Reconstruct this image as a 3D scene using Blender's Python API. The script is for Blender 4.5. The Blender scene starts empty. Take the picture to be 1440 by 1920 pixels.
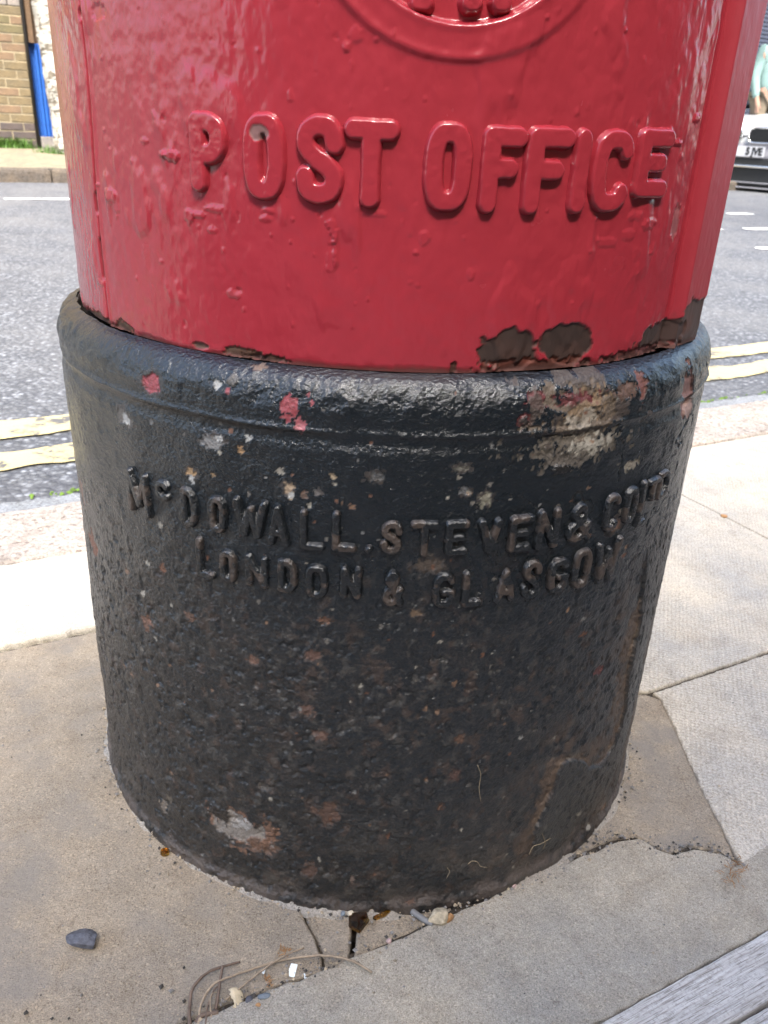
import bpy, bmesh, math, random
import numpy as np
from mathutils import Vector, Matrix
R_ = math.radians
random.seed(7); rng = np.random.default_rng(7)
SC = bpy.context.scene; COL = SC.collection
# ------------------------------------------------------------------ camera (pillar axis is the world origin, metres)
S = .24
FPX, PITCH, ROLL, YAW = 1544.0, .440, .048, .008
CAM = np.array([0, -2.697*S, 2.103*S])
cp, sp = math.cos(PITCH), math.sin(PITCH)
FW = np.array([math.sin(YAW)*cp, math.cos(YAW)*cp, -sp]); RT = np.array([math.cos(YAW), -math.sin(YAW), 0]); UP = np.cross(RT, FW)
RT, UP = math.cos(ROLL)*RT+math.sin(ROLL)*UP, -math.sin(ROLL)*RT+math.cos(ROLL)*UP
cd = bpy.data.cameras.new('camera'); cam = bpy.data.objects.new('camera', cd); COL.objects.link(cam)
cam.matrix_world = Matrix(((RT[0], UP[0], -FW[0], CAM[0]), (RT[1], UP[1], -FW[1], CAM[1]), (RT[2], UP[2], -FW[2], CAM[2]), (0, 0, 0, 1)))
cd.sensor_fit = 'VERTICAL'; cd.sensor_height = 36; cd.lens = FPX/1920*36; cd.clip_start = .01; cd.clip_end = 500
cd.dof.use_dof = True; cd.dof.focus_distance = .50; cd.dof.aperture_fstop = 20
SC.camera = cam
SC.render.resolution_x = 768; SC.render.resolution_y = 1024
# ------------------------------------------------------------------ light
SUN_EL, SUN_AZ = R_(52), R_(-80)      # azimuth angle of the direction TO the sun, from +X
w = bpy.data.worlds.new('World'); SC.world = w; w.use_nodes = True
wn = w.node_tree; bg = wn.nodes['Background']; sk = wn.nodes.new('ShaderNodeTexSky'); sk.sky_type = 'NISHITA'; sk.sun_disc = False
sk.sun_elevation = SUN_EL; sk.sun_rotation = math.pi/2-SUN_AZ; sk.dust_density = 3.0; sk.air_density = 1.0; sk.ozone_density = 1.0
wn.links.new(sk.outputs[0], bg.inputs[0]); bg.inputs[1].default_value = .15
sl = bpy.data.lights.new('sun', 'SUN'); sl.energy = 3.0; sl.angle = R_(14); sl.color = (1, .95, .87)
so = bpy.data.objects.new('sun', sl); COL.objects.link(so)
sd = Vector((math.cos(SUN_AZ)*math.cos(SUN_EL), math.sin(SUN_AZ)*math.cos(SUN_EL), math.sin(SUN_EL)))
so.rotation_euler = sd.to_track_quat('Z', 'Y').to_euler(); so.location = (0, 0, 20)
SC.view_settings.view_transform = 'Standard'; SC.view_settings.look = 'None'; SC.view_settings.gamma = 1
SC.view_settings.use_curve_mapping = False; SC.view_settings.exposure = 2.08

# ------------------------------------------------------------------ helpers
def ray(x, y): return FW+RT*(x-720)/FPX-UP*(y-960)/FPX
def gp(x, y, z=0.):
    """photo pixel -> point on the level z"""
    d = ray(x, y); t = (z-CAM[2])/d[2]; return CAM+t*d
def cy(x, y, r):
    """photo pixel -> (theta, z) on the cylinder of radius r; theta 0 faces -Y, positive to the right"""
    d = ray(x, y); a = d[0]**2+d[1]**2; b = CAM[0]*d[0]+CAM[1]*d[1]; c = CAM[0]**2+CAM[1]**2-r*r
    t = (-b-math.sqrt(max(b*b-a*c, 0)))/a; q = CAM+t*d; return math.atan2(q[0], -q[1]), q[2]
def at_depth(x, y, t): return CAM+ray(x, y)*t
AU = R_(28); UX = np.array([math.cos(AU), math.sin(AU)]); VX = np.array([-math.sin(AU), math.cos(AU)])
def uv(u, v): return UX*u+VX*v
def touv(p): return float(p[0]*UX[0]+p[1]*UX[1]), float(p[0]*VX[0]+p[1]*VX[1])
_T = rng.random((256, 256))
def vn(x, y, s=0):
    x = np.asarray(x, float)+s*17.37; y = np.asarray(y, float)+s*5.91
    xi = np.floor(x).astype(int); yi = np.floor(y).astype(int); fx = x-xi; fy = y-yi
    fx = fx*fx*fx*(fx*(fx*6-15)+10); fy = fy*fy*fy*(fy*(fy*6-15)+10)
    g = lambda a, b: _T[(xi+a) & 255, (yi+b) & 255]
    return (g(0, 0)*(1-fx)+g(1, 0)*fx)*(1-fy)+(g(0, 1)*(1-fx)+g(1, 1)*fx)*fy
def fbm(x, y, s=0, o=4, g=.5):
    r = 0; a = 1; n = 0
    for i in range(o): r = r+a*vn(x*2**i, y*2**i, s+i*3); n += a; a *= g
    return r/n-.5
def ss(a, b, x): t = np.clip((x-a)/(b-a), 0, 1); return t*t*(3-2*t)

def link(o, parent=None):
    COL.objects.link(o)
    if parent is not None: o.parent = parent
    return o
def mesh_obj(name, V, F, mat=None, parent=None, smooth=False, loc=None, rz=0, attr=None):
    me = bpy.data.meshes.new(name)
    if isinstance(V, np.ndarray) and isinstance(F, np.ndarray):
        V = V.astype(np.float32); k = F.shape[1]
        me.vertices.add(len(V)); me.vertices.foreach_set('co', V.ravel())
        me.loops.add(F.size); me.loops.foreach_set('vertex_index', F.ravel().astype(np.int32))
        me.polygons.add(len(F)); me.polygons.foreach_set('loop_start', np.arange(0, F.size, k, dtype=np.int32))
        me.update(calc_edges=True)
    else:
        me.from_pydata([tuple(v) for v in V], [], [tuple(f) for f in F])
    if attr is not None:
        a = me.attributes.new('Col', 'FLOAT_COLOR', 'POINT'); a.data.foreach_set('color', attr.astype(np.float32).ravel())
    if smooth: me.polygons.foreach_set('use_smooth', [True]*len(me.polygons))
    me.update()
    if mat: me.materials.append(mat)
    o = bpy.data.objects.new(name, me); link(o, parent)
    if loc is not None: o.location = loc
    if rz: o.rotation_euler[2] = rz
    return o
def bm_obj(name, bm, mat=None, parent=None, smooth=False, loc=None, rz=0):
    me = bpy.data.meshes.new(name); bmesh.ops.recalc_face_normals(bm, faces=bm.faces); bm.to_mesh(me); bm.free()
    if smooth: me.polygons.foreach_set('use_smooth', [True]*len(me.polygons))
    if mat: me.materials.append(mat)
    o = bpy.data.objects.new(name, me); link(o, parent)
    if loc is not None: o.location = loc
    if rz: o.rotation_euler[2] = rz
    return o
def empty(name, loc=(0, 0, 0), rz=0, label=None, cat=None, group=None, kind=None):
    o = bpy.data.objects.new(name, None); o.empty_display_size = .1; link(o); o.location = loc; o.rotation_euler[2] = rz
    return tag(o, label, cat, group, kind)
def tag(o, label=None, cat=None, group=None, kind=None):
    if label: o['label'] = label
    if cat: o['category'] = cat
    if group: o['group'] = group
    if kind: o['kind'] = kind
    return o
def box(bm, c, s, rz=0, bev=0, rx=0, ry=0):
    r = bmesh.ops.create_cube(bm, size=1); vs = r['verts']
    M = Matrix.Translation(c) @ Matrix.Rotation(rz, 4, 'Z') @ Matrix.Rotation(ry, 4, 'Y') @ Matrix.Rotation(rx, 4, 'X') @ Matrix.Diagonal((*s, 1))
    bmesh.ops.transform(bm, matrix=M, verts=vs)
    if bev:
        es = list({e for v in vs for e in v.link_edges}); bmesh.ops.bevel(bm, geom=es, offset=bev, segments=2, affect='EDGES', profile=.6)
    return vs
def boxo(name, c, s, mat, parent=None, rz=0, bev=0, **k):
    bm = bmesh.new(); box(bm, (0, 0, 0), s, 0, bev, **k); return bm_obj(name, bm, mat, parent, loc=c, rz=rz)
def tube(pts, rad, seg=8, jit=0):
    """tapered tube through pts -> V, F"""
    pts = [np.array(p, float) for p in pts]; n = len(pts); V = []; F = []
    rad = rad if hasattr(rad, '__len__') else [rad]*n
    ref = None
    for i in range(n):
        t = pts[min(i+1, n-1)]-pts[max(i-1, 0)]; t /= np.linalg.norm(t)+1e-12
        if ref is None: ref = np.cross(t, [0, 0, 1]); ref = ref if np.linalg.norm(ref) > .1 else np.cross(t, [1, 0, 0])
        a = ref-t*(ref@t); a /= np.linalg.norm(a); b = np.cross(t, a); ref = a
        for k in range(seg):
            q = 2*math.pi*k/seg; rr = rad[i]*(1+jit*(random.random()-.5)); V.append(pts[i]+rr*(math.cos(q)*a+math.sin(q)*b))
    for i in range(n-1):
        for k in range(seg): F.append((i*seg+k, i*seg+(k+1) % seg, (i+1)*seg+(k+1) % seg, (i+1)*seg+k))
    F.append(tuple(range(seg))[::-1]); F.append(tuple((n-1)*seg+k for k in range(seg)))
    return V, F
def catmull(P, n=6):
    P = [np.array(p, float) for p in P]; Q = [2*P[0]-P[1]]+P+[2*P[-1]-P[-2]]; out = []
    for i in range(1, len(Q)-2):
        for k in range(n):
            t = k/n; out.append(.5*((2*Q[i])+(-Q[i-1]+Q[i+1])*t+(2*Q[i-1]-5*Q[i]+4*Q[i+1]-Q[i+2])*t*t+(-Q[i-1]+3*Q[i]-3*Q[i+1]+Q[i+2])*t**3))
    return out+[P[-1]]

# ------------------------------------------------------------------ materials
class Mt:
    def __init__(s, name, **kw):
        s.m = bpy.data.materials.new(name); s.m.use_nodes = True; s.t = s.m.node_tree; s.b = s.t.nodes['Principled BSDF']
        s.P = s.t.nodes.new('ShaderNodeTexCoord').outputs['Object']
        for k, v in kw.items(): s.set(k.replace('_', ' '), v)
    def set(s, k, v):
        i = s.b.inputs[k]
        if isinstance(v, bpy.types.NodeSocket): s.t.links.new(v, i)
        else: i.default_value = (*v, 1) if isinstance(v, tuple) and len(v) == 3 and i.type == 'RGBA' else v
    def n(s, ty, ins=(), **props):
        nd = s.t.nodes.new(ty)
        for k, v in props.items(): setattr(nd, k, v)
        for k, v in (ins.items() if isinstance(ins, dict) else enumerate(ins)):
            if v is None: continue
            if isinstance(v, bpy.types.NodeSocket): s.t.links.new(v, nd.inputs[k])
            else:
                i = nd.inputs[k]; i.default_value = (*v, 1) if isinstance(v, tuple) and len(v) == 3 and i.type == 'RGBA' else v
        return nd
    def scale(s, v, sc): return s.n('ShaderNodeMapping', {'Vector': v, 'Scale': sc}).outputs[0]
    def noise(s, sc, det=4, rough=.55, vec=None, dist=0): return s.n('ShaderNodeTexNoise', {'Vector': vec or s.P, 'Scale': sc, 'Detail': det, 'Roughness': rough, 'Distortion': dist}).outputs['Fac']
    def voro(s, sc, vec=None, feat='F1', out='Distance', rand=1.): return s.n('ShaderNodeTexVoronoi', {'Vector': vec or s.P, 'Scale': sc, 'Randomness': rand}, feature=feat).outputs[out]
    def ramp(s, f, st, interp='LINEAR'):
        nd = s.n('ShaderNodeValToRGB', {'Fac': f}); cr = nd.color_ramp; cr.interpolation = interp
        while len(cr.elements) < len(st): cr.elements.new(.5)
        for e, (p, c) in zip(cr.elements, st): e.position = p; e.color = (*(c if isinstance(c, tuple) else (c, c, c)), 1)
        return nd.outputs[0]
    def mix(s, f, a, b, mode='MIX'):
        nd = s.n('ShaderNodeMix', {}, data_type='RGBA', blend_type=mode)
        for k, v in ((0, f), (6, a), (7, b)):
            i = nd.inputs[k]
            if isinstance(v, bpy.types.NodeSocket): s.t.links.new(v, i)
            else: i.default_value = (*v, 1) if isinstance(v, tuple) else v
        return nd.outputs[2]
    def math(s, op, a, b=None, c=None): return s.n('ShaderNodeMath', (a, b, c), operation=op).outputs[0]
    def attr(s, n='Col'): return s.n('ShaderNodeAttribute', attribute_name=n)
    def bump(s, h, st, dist=.001, nrm=None): return s.n('ShaderNodeBump', {'Height': h, 'Strength': st, 'Distance': dist, 'Normal': nrm}).outputs[0]

def m_red():
    m = Mt('red_paint'); a = m.attr(); col = a.outputs['Color']; al = a.outputs['Alpha']
    cloud = m.noise(9, 4, .6); col = m.mix(m.ramp(cloud, [(.3, 0.), (.7, .28)]), col, m.mix(1., col, (1.22, 1.5, 1.45), 'MULTIPLY'))
    fl = m.noise(60, 5, .6); col = m.mix(m.ramp(fl, [(.35, .22), (.6, 0.)]), col, m.mix(1., col, (.72, .62, .65), 'MULTIPLY'))
    m.set('Base Color', col)
    m.set('Roughness', m.math('ADD', al, m.math('MULTIPLY', m.noise(40, 3), .12)))
    m.set('Specular IOR Level', .5); m.set('Coat Weight', m.math('MULTIPLY', m.math('SUBTRACT', .6, al), .5)); m.set('Coat Roughness', .06)
    st = m.scale(m.P, (1, 1, .45))
    b = m.bump(m.noise(150, 3, .55, st), .34, .0011); b = m.bump(m.noise(55, 3, .5, st), .14, .003, b)
    b = m.bump(m.ramp(m.voro(95, m.scale(m.P, (1, 1, .6))), [(.0, 1.), (.22, 0.)]), .12, .001, b)
    m.set('Normal', b); m.set('Coat Normal', b); return m.m
def m_black():
    m = Mt('black_bitumen_paint'); a = m.attr(); col = a.outputs['Color']; al = a.outputs['Alpha']
    lowm = m.ramp(al, [(.24, .0), (.40, 1.)])
    fine = m.noise(700, 5, .75); med = m.noise(230, 4, .7, dist=.6)
    g1 = m.math('MULTIPLY', m.ramp(fine, [(.50, 0.), (.62, 1.)]), m.ramp(med, [(.40, .15), (.6, 1.)]))
    tint = m.mix(m.noise(60, 3), (.045, .044, .043), (.085, .052, .030))
    col = m.mix(m.math('MULTIPLY', g1, m.math('ADD', m.math('MULTIPLY', lowm, .62), .05)), col, tint)
    col = m.mix(m.math('MULTIPLY', m.ramp(m.noise(900, 2, .6), [(.70, 0.), (.76, 1.)]), .5), col, (.20, .18, .15))
    m.set('Base Color', col); m.set('Roughness', m.math('ADD', m.math('MULTIPLY', al, .8), m.math('MULTIPLY', m.noise(150, 3), .12)))
    m.set('Specular IOR Level', .8)
    b = m.bump(m.noise(75, 3, .5), .15, .003); b = m.bump(med, .5, .0014, b); b = m.bump(m.voro(420), .45, .0009, b); b = m.bump(m.noise(900, 3, .7), .75, .0005, b)
    m.set('Normal', b); return m.m
def m_stone(name, c, var=.25, grain=520, gstr=.85, dark=.35, rough=.85, patch=None, dimple=False, warm=(1.1, 1.0, .85), speck=.5):
    m = Mt(name, Roughness=rough, Specular_IOR_Level=.3)
    big = m.noise(6, 5, .6); mid = m.noise(45, 4, .6); fine = m.noise(grain*1.5, 3, .75); vr = m.voro(grain*1.25, out='Color')
    col = m.mix(m.ramp(big, [(.3, 0.), (.72, 1.)]), tuple(x*(1-var) for x in c), tuple(min(x*(1+var*.5)*q, 1) for x, q in zip(c, warm)))
    col = m.mix(m.ramp(mid, [(.35, dark), (.6, 0.)]), col, m.mix(1., col, (.72, .69, .64), 'MULTIPLY'))
    g = m.n('ShaderNodeSeparateColor', [vr]).outputs[0]
    col = m.mix(m.ramp(g, [(.0, speck), (.16, 0.), (.8, 0.), (1., 0.)]), col, m.mix(1., col, (.42, .38, .34), 'MULTIPLY'))
    col = m.mix(m.ramp(g, [(.84, 0.), (.93, speck)]), col, m.mix(1., col, (1.55, 1.5, 1.42), 'MULTIPLY'))
    col = m.mix(m.ramp(fine, [(.34, .8), (.5, 0.)]), col, m.mix(1., col, (.5, .47, .43), 'MULTIPLY')); col = m.mix(m.ramp(fine, [(.52, 0.), (.68, .7)]), col, m.mix(1., col, (1.35, 1.33, 1.28), 'MULTIPLY'))
    col = m.mix(m.ramp(m.noise(19, 5, .7, dist=.8), [(.52, 0.), (.68, .4)]), col, m.mix(1., col, (.68, .64, .6), 'MULTIPLY'))
    spot = m.ramp(m.noise(70, 2, .5, dist=1.2), [(.70, 0.), (.76, .55)])
    col = m.mix(spot, col, m.mix(1., col, (.5, .48, .47), 'MULTIPLY'))
    if patch: col = m.mix(m.ramp(m.noise(11, 4, .65), [(.5, 0.), (.66, .7)]), col, patch)
    m.set('Base Color', col)
    b = m.bump(fine, gstr, .0012); b = m.bump(mid, .35, .004, b); b = m.bump(m.voro(grain*.35), gstr*.4, .001, b)
    if dimple:
        v = m.n('ShaderNodeMapping', {'Vector': m.P, 'Rotation': (0, 0, -AU+R_(45)), 'Scale': (1, 1, 0)}).outputs[0]
        d = m.ramp(m.voro(230, v, rand=.12), [(.2, 1.), (.55, 0.)]); d = m.mix(m.ramp(m.noise(14), [(.3, .2), (.55, 1.)]), (.5, .5, .5), d)
        b = m.bump(d, .55, .0014, b)
        m.set('Base Color', m.mix(m.math('MULTIPLY', m.math('SUBTRACT', 1., m.n('ShaderNodeSeparateColor', [d]).outputs[0]), .3), col, m.mix(1., col, (.6, .58, .55), 'MULTIPLY')))
    m.set('Normal', b); return m.m
def m_simple(name, c, rough=.6, var=.2, sc=30, metal=0., bump=.2, bd=.002, bs=60, spec=.5, coat=0.):
    m = Mt(name, Roughness=rough, Metallic=metal, Specular_IOR_Level=spec, Coat_Weight=coat)
    col = m.mix(m.ramp(m.noise(sc, 4, .6), [(.3, 0.), (.7, 1.)]), tuple(x*(1-var) for x in c), tuple(min(1, x*(1+var)) for x in c))
    m.set('Base Color', col)
    if bump: m.set('Normal', m.bump(m.noise(bs, 4, .6), bump, bd))
    return m.m
def m_glass(name, c, rough=.05):
    m = Mt(name, Roughness=rough, IOR=1.5, Transmission_Weight=1.0); m.set('Base Color', c); return m.m
def m_asphalt():
    m = Mt('asphalt', Roughness=.7, Specular_IOR_Level=.45)
    ch = m.n('ShaderNodeSeparateColor', [m.voro(95, out='Color')]).outputs[0]; d = m.voro(95)
    col = m.ramp(ch, [(0., .07), (.45, .13), (.8, .18), (.93, .25), (1., .33)])
    col = m.mix(m.ramp(d, [(.3, 0.), (.65, .75)]), col, (.055, .055, .06))
    col = m.mix(m.ramp(m.noise(2.2, 5, .6), [(.4, 0.), (.7, .45)]), col, (.19, .18, .165))
    m.set('Base Color', m.mix(1., col, (.96, 1., 1.06), 'MULTIPLY'))
    b = m.bump(m.math('SUBTRACT', 1., d), .9, .006); b = m.bump(m.noise(25, 4), .4, .008, b); m.set('Normal', b); return m.m
def m_line(name, c, under=(.1, .1, .1)):
    m = Mt(name, Roughness=.55); f = m.ramp(m.math('ADD', m.math('MULTIPLY', m.noise(9, 5, .7), .7), m.math('MULTIPLY', m.noise(55, 4, .7), .3)), [(.42, 0.), (.47, 1.)])
    m.set('Base Color', m.mix(f, under, m.mix(m.noise(14, 3), tuple(x*.82 for x in c), c))); m.set('Normal', m.bump(m.noise(45, 4), .5, .006)); return m.m
def m_wood():
    m = Mt('weathered_timber', Roughness=.8, Specular_IOR_Level=.25)
    v = m.n('ShaderNodeMapping', {'Vector': m.P, 'Scale': (22, 560, 60)}).outputs[0]
    g = m.noise(1.0, 5, .62, v, .25); g2 = m.noise(3.1, 4, .6, v, .1)
    col = m.ramp(g, [(.25, (.13, .11, .095)), (.42, (.45, .43, .405)), (.6, (.60, .59, .57)), (.8, (.72, .71, .69))])
    col = m.mix(m.ramp(g2, [(.36, .85), (.46, 0.)]), col, (.15, .13, .11)); col = m.mix(m.ramp(m.noise(420, 3, .7), [(.35, .5), (.5, 0.)]), col, (.24, .22, .2)); col = m.mix(m.ramp(m.noise(9, 3), [(.4, 0.), (.7, .5)]), col, (.34, .31, .27)); m.set('Base Color', col)
    m.set('Normal', m.bump(g2, .5, .0012, m.bump(g, .7, .002))); return m.m
def m_birch():
    m = Mt('birch_bark', Roughness=.75)
    v = m.scale(m.P, (4, 4, 22)); f = m.noise(1., 4, .65, v, .8); k = m.noise(1., 3, .5, m.scale(m.P, (9, 9, 15)), .4)
    col = m.mix(m.ramp(f, [(.42, 1.), (.48, 0.)]), (.36, .345, .305), (.075, .065, .05)); col = m.mix(m.ramp(k, [(.57, 0.), (.62, 1.)]), col, (.09, .075, .055))
    col = m.mix(m.ramp(m.noise(12, 4), [(.45, 0.), (.7, .3)]), col, (.6, .54, .42)); m.set('Base Color', col); m.set('Normal', m.bump(f, .6, .012)); return m.m

RED = m_red(); BLACK = m_black()
STONE = m_stone('paving_slab_concrete', (.43, .415, .38), grain=760, gstr=1., speck=.45)
STONE2 = m_stone('textured_slab_concrete', (.52, .51, .485), gstr=.35, dimple=True, dark=.2, speck=.35)
STONE3 = m_stone('pale_slab_concrete', (.56, .55, .52), dark=.2, speck=.3, var=.12)
TAN = m_stone('tan_mortar', (.36, .32, .268), grain=620, gstr=1., speck=.5, warm=(1.08, 1., .88), patch=(.235, .215, .19))
FILLET = m_stone('pale_mortar', (.37, .36, .345), grain=600, gstr=.8, patch=(.24, .21, .18))
KERB = m_stone('granite', (.37, .345, .32), grain=170, gstr=.6, warm=(1.08, .99, .92), speck=.8)
GUT = m_stone('grey_gutter_stone', (.25, .265, .28), grain=200, gstr=.3, warm=(1, 1, 1))
SOIL = m_stone('joint_soil', (.055, .047, .038), grain=300, gstr=.9)
FARPAVE = m_stone('far_pavement_concrete', (.21, .19, .15), grain=60, gstr=.5, patch=(.26, .27, .17))
DKERB = m_stone('dirty_kerb_stone', (.10, .088, .078), grain=60)
ASPH = m_asphalt(); YEL = m_line('yellow_line_paint', (.56, .47, .24)); WHT = m_line('white_line_paint', (.78, .78, .76))
WOOD = m_wood(); BIRCH = m_birch()
MOSS = m_simple('moss', (.10, .17, .025), .9, .4, 60); GRASS = m_simple('grass_blade', (.06, .14, .015), .6, .3, 20, bump=0)
MORTAR = m_stone('wall_mortar', (.30, .27, .20), grain=120)
BR = [m_stone('brown_brick', (.135, .115, .078), grain=90), m_stone('ochre_brick', (.145, .122, .08), grain=90), m_stone('pinkish_brick', (.16, .118, .085), grain=90), m_stone('olive_brick', (.12, .11, .068), grain=90)]
DBR = m_stone('dark_engineering_brick', (.075, .065, .07), grain=90)
GREYST = m_stone('grey_stone_block', (.22, .21, .21), grain=90)
BLUE = m_simple('blue_gloss_paint', (.010, .085, .36), .55); BROWN = m_simple('brown_door_paint', (.12, .07, .035), .6)
TBLUE = m_simple('blue_tile_glaze', (.06, .20, .62), .3); TORNG = m_simple('orange_tile_glaze', (.58, .22, .05), .3)
BLKP = m_simple('black_iron_paint', (.015, .014, .014), .4)
SHUT = m_simple('dark_blue_grey_shutter', (.045, .05, .075), .5); DWALL = m_stone('brown_far_wall', (.16, .12, .085), grain=40)

# ------------------------------------------------------------------ ground, road, kerbs
def prism(name, poly, ztop, zbot, mat, parent=None, step=.006, jit=.0009, bev=.0016, seed=0, wob=0.):
    """slab from an outline: roughened edge, worn arris, real sides"""
    P = []; n = len(poly)
    for i in range(n):
        a = np.array(poly[i][:2], float); b = np.array(poly[(i+1) % n][:2], float); L = np.linalg.norm(b-a); k = max(1, int(L/step))
        nr = np.array([b[1]-a[1], a[0]-b[0]])/(L+1e-9)
        for j in range(k):
            q = a+(b-a)*j/k
            if j: q = q+nr*(2*jit*fbm(np.array(q[0]*190), np.array(q[1]*190), seed, 3)*2)
            P.append(q)
    P = np.array(P)
    if ((P[:, 0]*np.roll(P[:, 1], -1)-np.roll(P[:, 0], -1)*P[:, 1]).sum()) < 0: P = P[::-1]
    T = np.roll(P, -1, 0)-np.roll(P, 1, 0); T /= np.linalg.norm(T, axis=1)[:, None]+1e-9; NI = np.stack([-T[:, 1], T[:, 0]], -1)
    N = len(P); A = P+NI*bev; B = P+NI*bev*.3
    bl = bev*(.6+1.2*np.clip(fbm(P[:, 0]*90, P[:, 1]*90, seed+5, 3)+.5, 0, 1))
    V = np.concatenate([np.c_[A, np.full(N, ztop)], np.c_[B, ztop-bl*.45], np.c_[P, ztop-bl*1.3], np.c_[P, np.full(N, zbot)]])
    F = [tuple(range(N))]
    for l in range(3):
        for i in range(N): j = (i+1) % N; F.append((l*N+i, (l+1)*N+i, (l+1)*N+j, l*N+j))
    o = mesh_obj(name, V, F, mat, parent); return o

ZR = -.032
def slab_uv(u0, u1, v0, v1): return [uv(u0, v0), uv(u1, v0), uv(u1, v1), uv(u0, v1)]
road = mesh_obj('road', [(*uv(-60, .60), ZR), (*uv(60, .60), ZR), (*uv(60, 6.9), ZR), (*uv(-60, 6.9), ZR)], [(0, 1, 2, 3)], ASPH); tag(road, kind='structure')
pave = mesh_obj('pavement', [(*uv(-60, -9), -.03), (*uv(60, -9), -.03), (*uv(60, .60), -.045), (*uv(-60, .60), -.045)], [(0, 1, 2, 3)], SOIL); tag(pave, kind='structure')
far_ground = mesh_obj('ground', [(-250, -250, -.3), (250, -250, -.3), (250, 250, -.3), (-250, 250, -.3)], [(0, 1, 2, 3)], SOIL); tag(far_ground, kind='structure')

def off(p, dx, dy): return np.array(p)+np.array([dx, dy])
G = lambda x, y: tuple(gp(x, y)[:2])
crack = [(350, 1920), (430, 1887), (520, 1850), (580, 1829), (640, 1805), (740, 1762), (840, 1717), (900, 1692), (960, 1663), (1050, 1624), (1130, 1590), (1165, 1576), (1200, 1572), (1232, 1592), (1265, 1603), (1300, 1592), (1350, 1600), (1385, 1622)]
ck = [np.array(G(*p)) for p in crack]
# near slab, its left end runs out of the frame
u_l, v_l = touv(ck[0]); near = [tuple(p) for p in ck[::-1]]
near = [uv(.42, -.268), *near[0:1], *near[1:]] + [uv(-.62, -.247), uv(-.62, -.349), uv(.42, -.349)]
prism('slab', near, .0006, -.03, STONE, pave, jit=.0010, seed=3, bev=.0014)
jd = [off(p, *(VX*.0016)) for p in ck]; JV = []
for k, p in enumerate(jd): JV += [(*(p-VX*.0035), -.0034), (*(p+VX*.0035), -.0034)]
mesh_obj('joint_dirt', JV, [(2*k, 2*k+1, 2*k+3, 2*k+2) for k in range(len(jd)-1)], SOIL, pave)
# mortar bed round the pillar, split by the two cracks
gapv = -VX*-.0028
lo = [off(p, *(VX*(.0030+.0011*math.sin(i*2.1)+(.0019 if i > 9 else 0)))) for i, p in enumerate(ck)]
cA = [np.array(G(*p)) for p in [(560, 1690), (572, 1722), (590, 1755), (603, 1790), (606, 1822)]]
cB = [np.array(G(*p)) for p in [(668, 1690), (664, 1740), (661, 1770), (656, 1800)]]
cemR = [G(1385, 1622), G(1352, 1545), G(1318, 1480), G(1290, 1420), G(1262, 1355), G(1240, 1310), G(1212, 1300)]
zt = -.001
L1 = uv(touv(cA[-1])[0]-.0, -.237)
pA = [uv(-.80, -.237), uv(-.75, -.237), *[p for p in lo[:3]], cA[-1]+VX*.001, *[p for p in cA[:-1][::-1]], (-.0, -.15), (-.05, 0), uv(-.02, .222), uv(-.80, .222)]
prism('mortar_bed', pA, zt, -.03, TAN, pave, jit=.0007, seed=11)
g1 = UX*.0022; g2 = UX*.0016
pB = [cA[-1]+g2+VX*.001, *[cB[-1]-g2*.6], *[p-g1*.8 for p in cB[:-1][::-1]], (.0, -.17), *[p+g2 for p in cA[:-1]]]
prism('mortar_bed', pB, zt-.0016, -.03, TAN, pave, jit=.0007, seed=12)
pC0 = [cB[-1]+g1, *lo[5:7], np.array(G(848, 1700)), (.02, -.12), *[p+g1 for p in cB[:-1]]]
prism('mortar_bed', pC0, zt-.0012, -.03, TAN, pave, jit=.0007, seed=14)
pC = [*lo[8:], np.array(G(1385, 1622)), *[np.array(p) for p in cemR[1:]], (.2, .03), (.06, -.1), np.array(G(948, 1652))]
prism('mortar_bed', pC, zt-.0004, -.03, TAN, pave, jit=.0007, seed=13)
# slabs on the right
gR = .0035
rr = [off(p, *(UX*-.0012)) for p in cemR[:-1]]
s1 = [off(G(1385, 1622), *(UX*.002-VX*.002)), *rr[1:], uv(touv(rr[-1])[0], -.1095), uv(.84, -.1095), uv(.84, -.262), uv(touv(G(1440, 1672))[0], touv(G(1440, 1672))[1]+.006)]
prism('slab', s1, .0005, -.03, STONE2, pave, jit=.0005, seed=21)
uR = touv(gp(1275, 930))[0]; uR2 = touv(gp(1440, 1003))[0]; uj = (uR+uR2)/2
s2 = [uv(touv(G(1212, 1300))[0], -.106), uv(uj-gR, -.106), uv(uj-gR, .405), uv(-.02, .405), uv(-.02, .226), (.05, .08), (.18, .06)]
prism('slab', s2, .0008, -.03, STONE2, pave, jit=.0005, seed=22)
prism('slab', slab_uv(uj, uj+.62, -.106, .405), .0002, -.03, STONE2, pave, jit=.0005, seed=23)
prism('slab', slab_uv(uj+.623, uj+1.25, -.106, .405), .0, -.03, STONE, pave, jit=.0005, seed=24)
prism('slab', slab_uv(.844, 1.5, -.262, -.1095), .0, -.03, STONE, pave, jit=.0005, seed=25)
# pale slab on the left
prism('slab', slab_uv(-.64, -.023, .2265, .405), .004, -.03, STONE3, pave, jit=.0014, seed=31, bev=.003)
prism('slab', slab_uv(-1.3, -.644, .2265, .405), .003, -.03, STONE3, pave, jit=.0014, seed=32)
prism('slab', slab_uv(-1.45, -.804, -.237, .222), .001, -.03, STONE, pave, jit=.0014, seed=33)
for k in range(4): prism('slab', slab_uv(-2.2+k*.9, -1.304+k*.9, -1.45, -.43-.57), .0, -.03, STONE, pave, step=.05, seed=40+k)
for k in range(6): prism('slab', slab_uv(-5.0+k*.9, -4.104+k*.9, -2.2, -1.455), .0, -.03, STONE, pave, step=.05, seed=50+k)
# outlines of the small flat cover frame pressed in the near slab + pale scuffs are in the material

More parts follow.
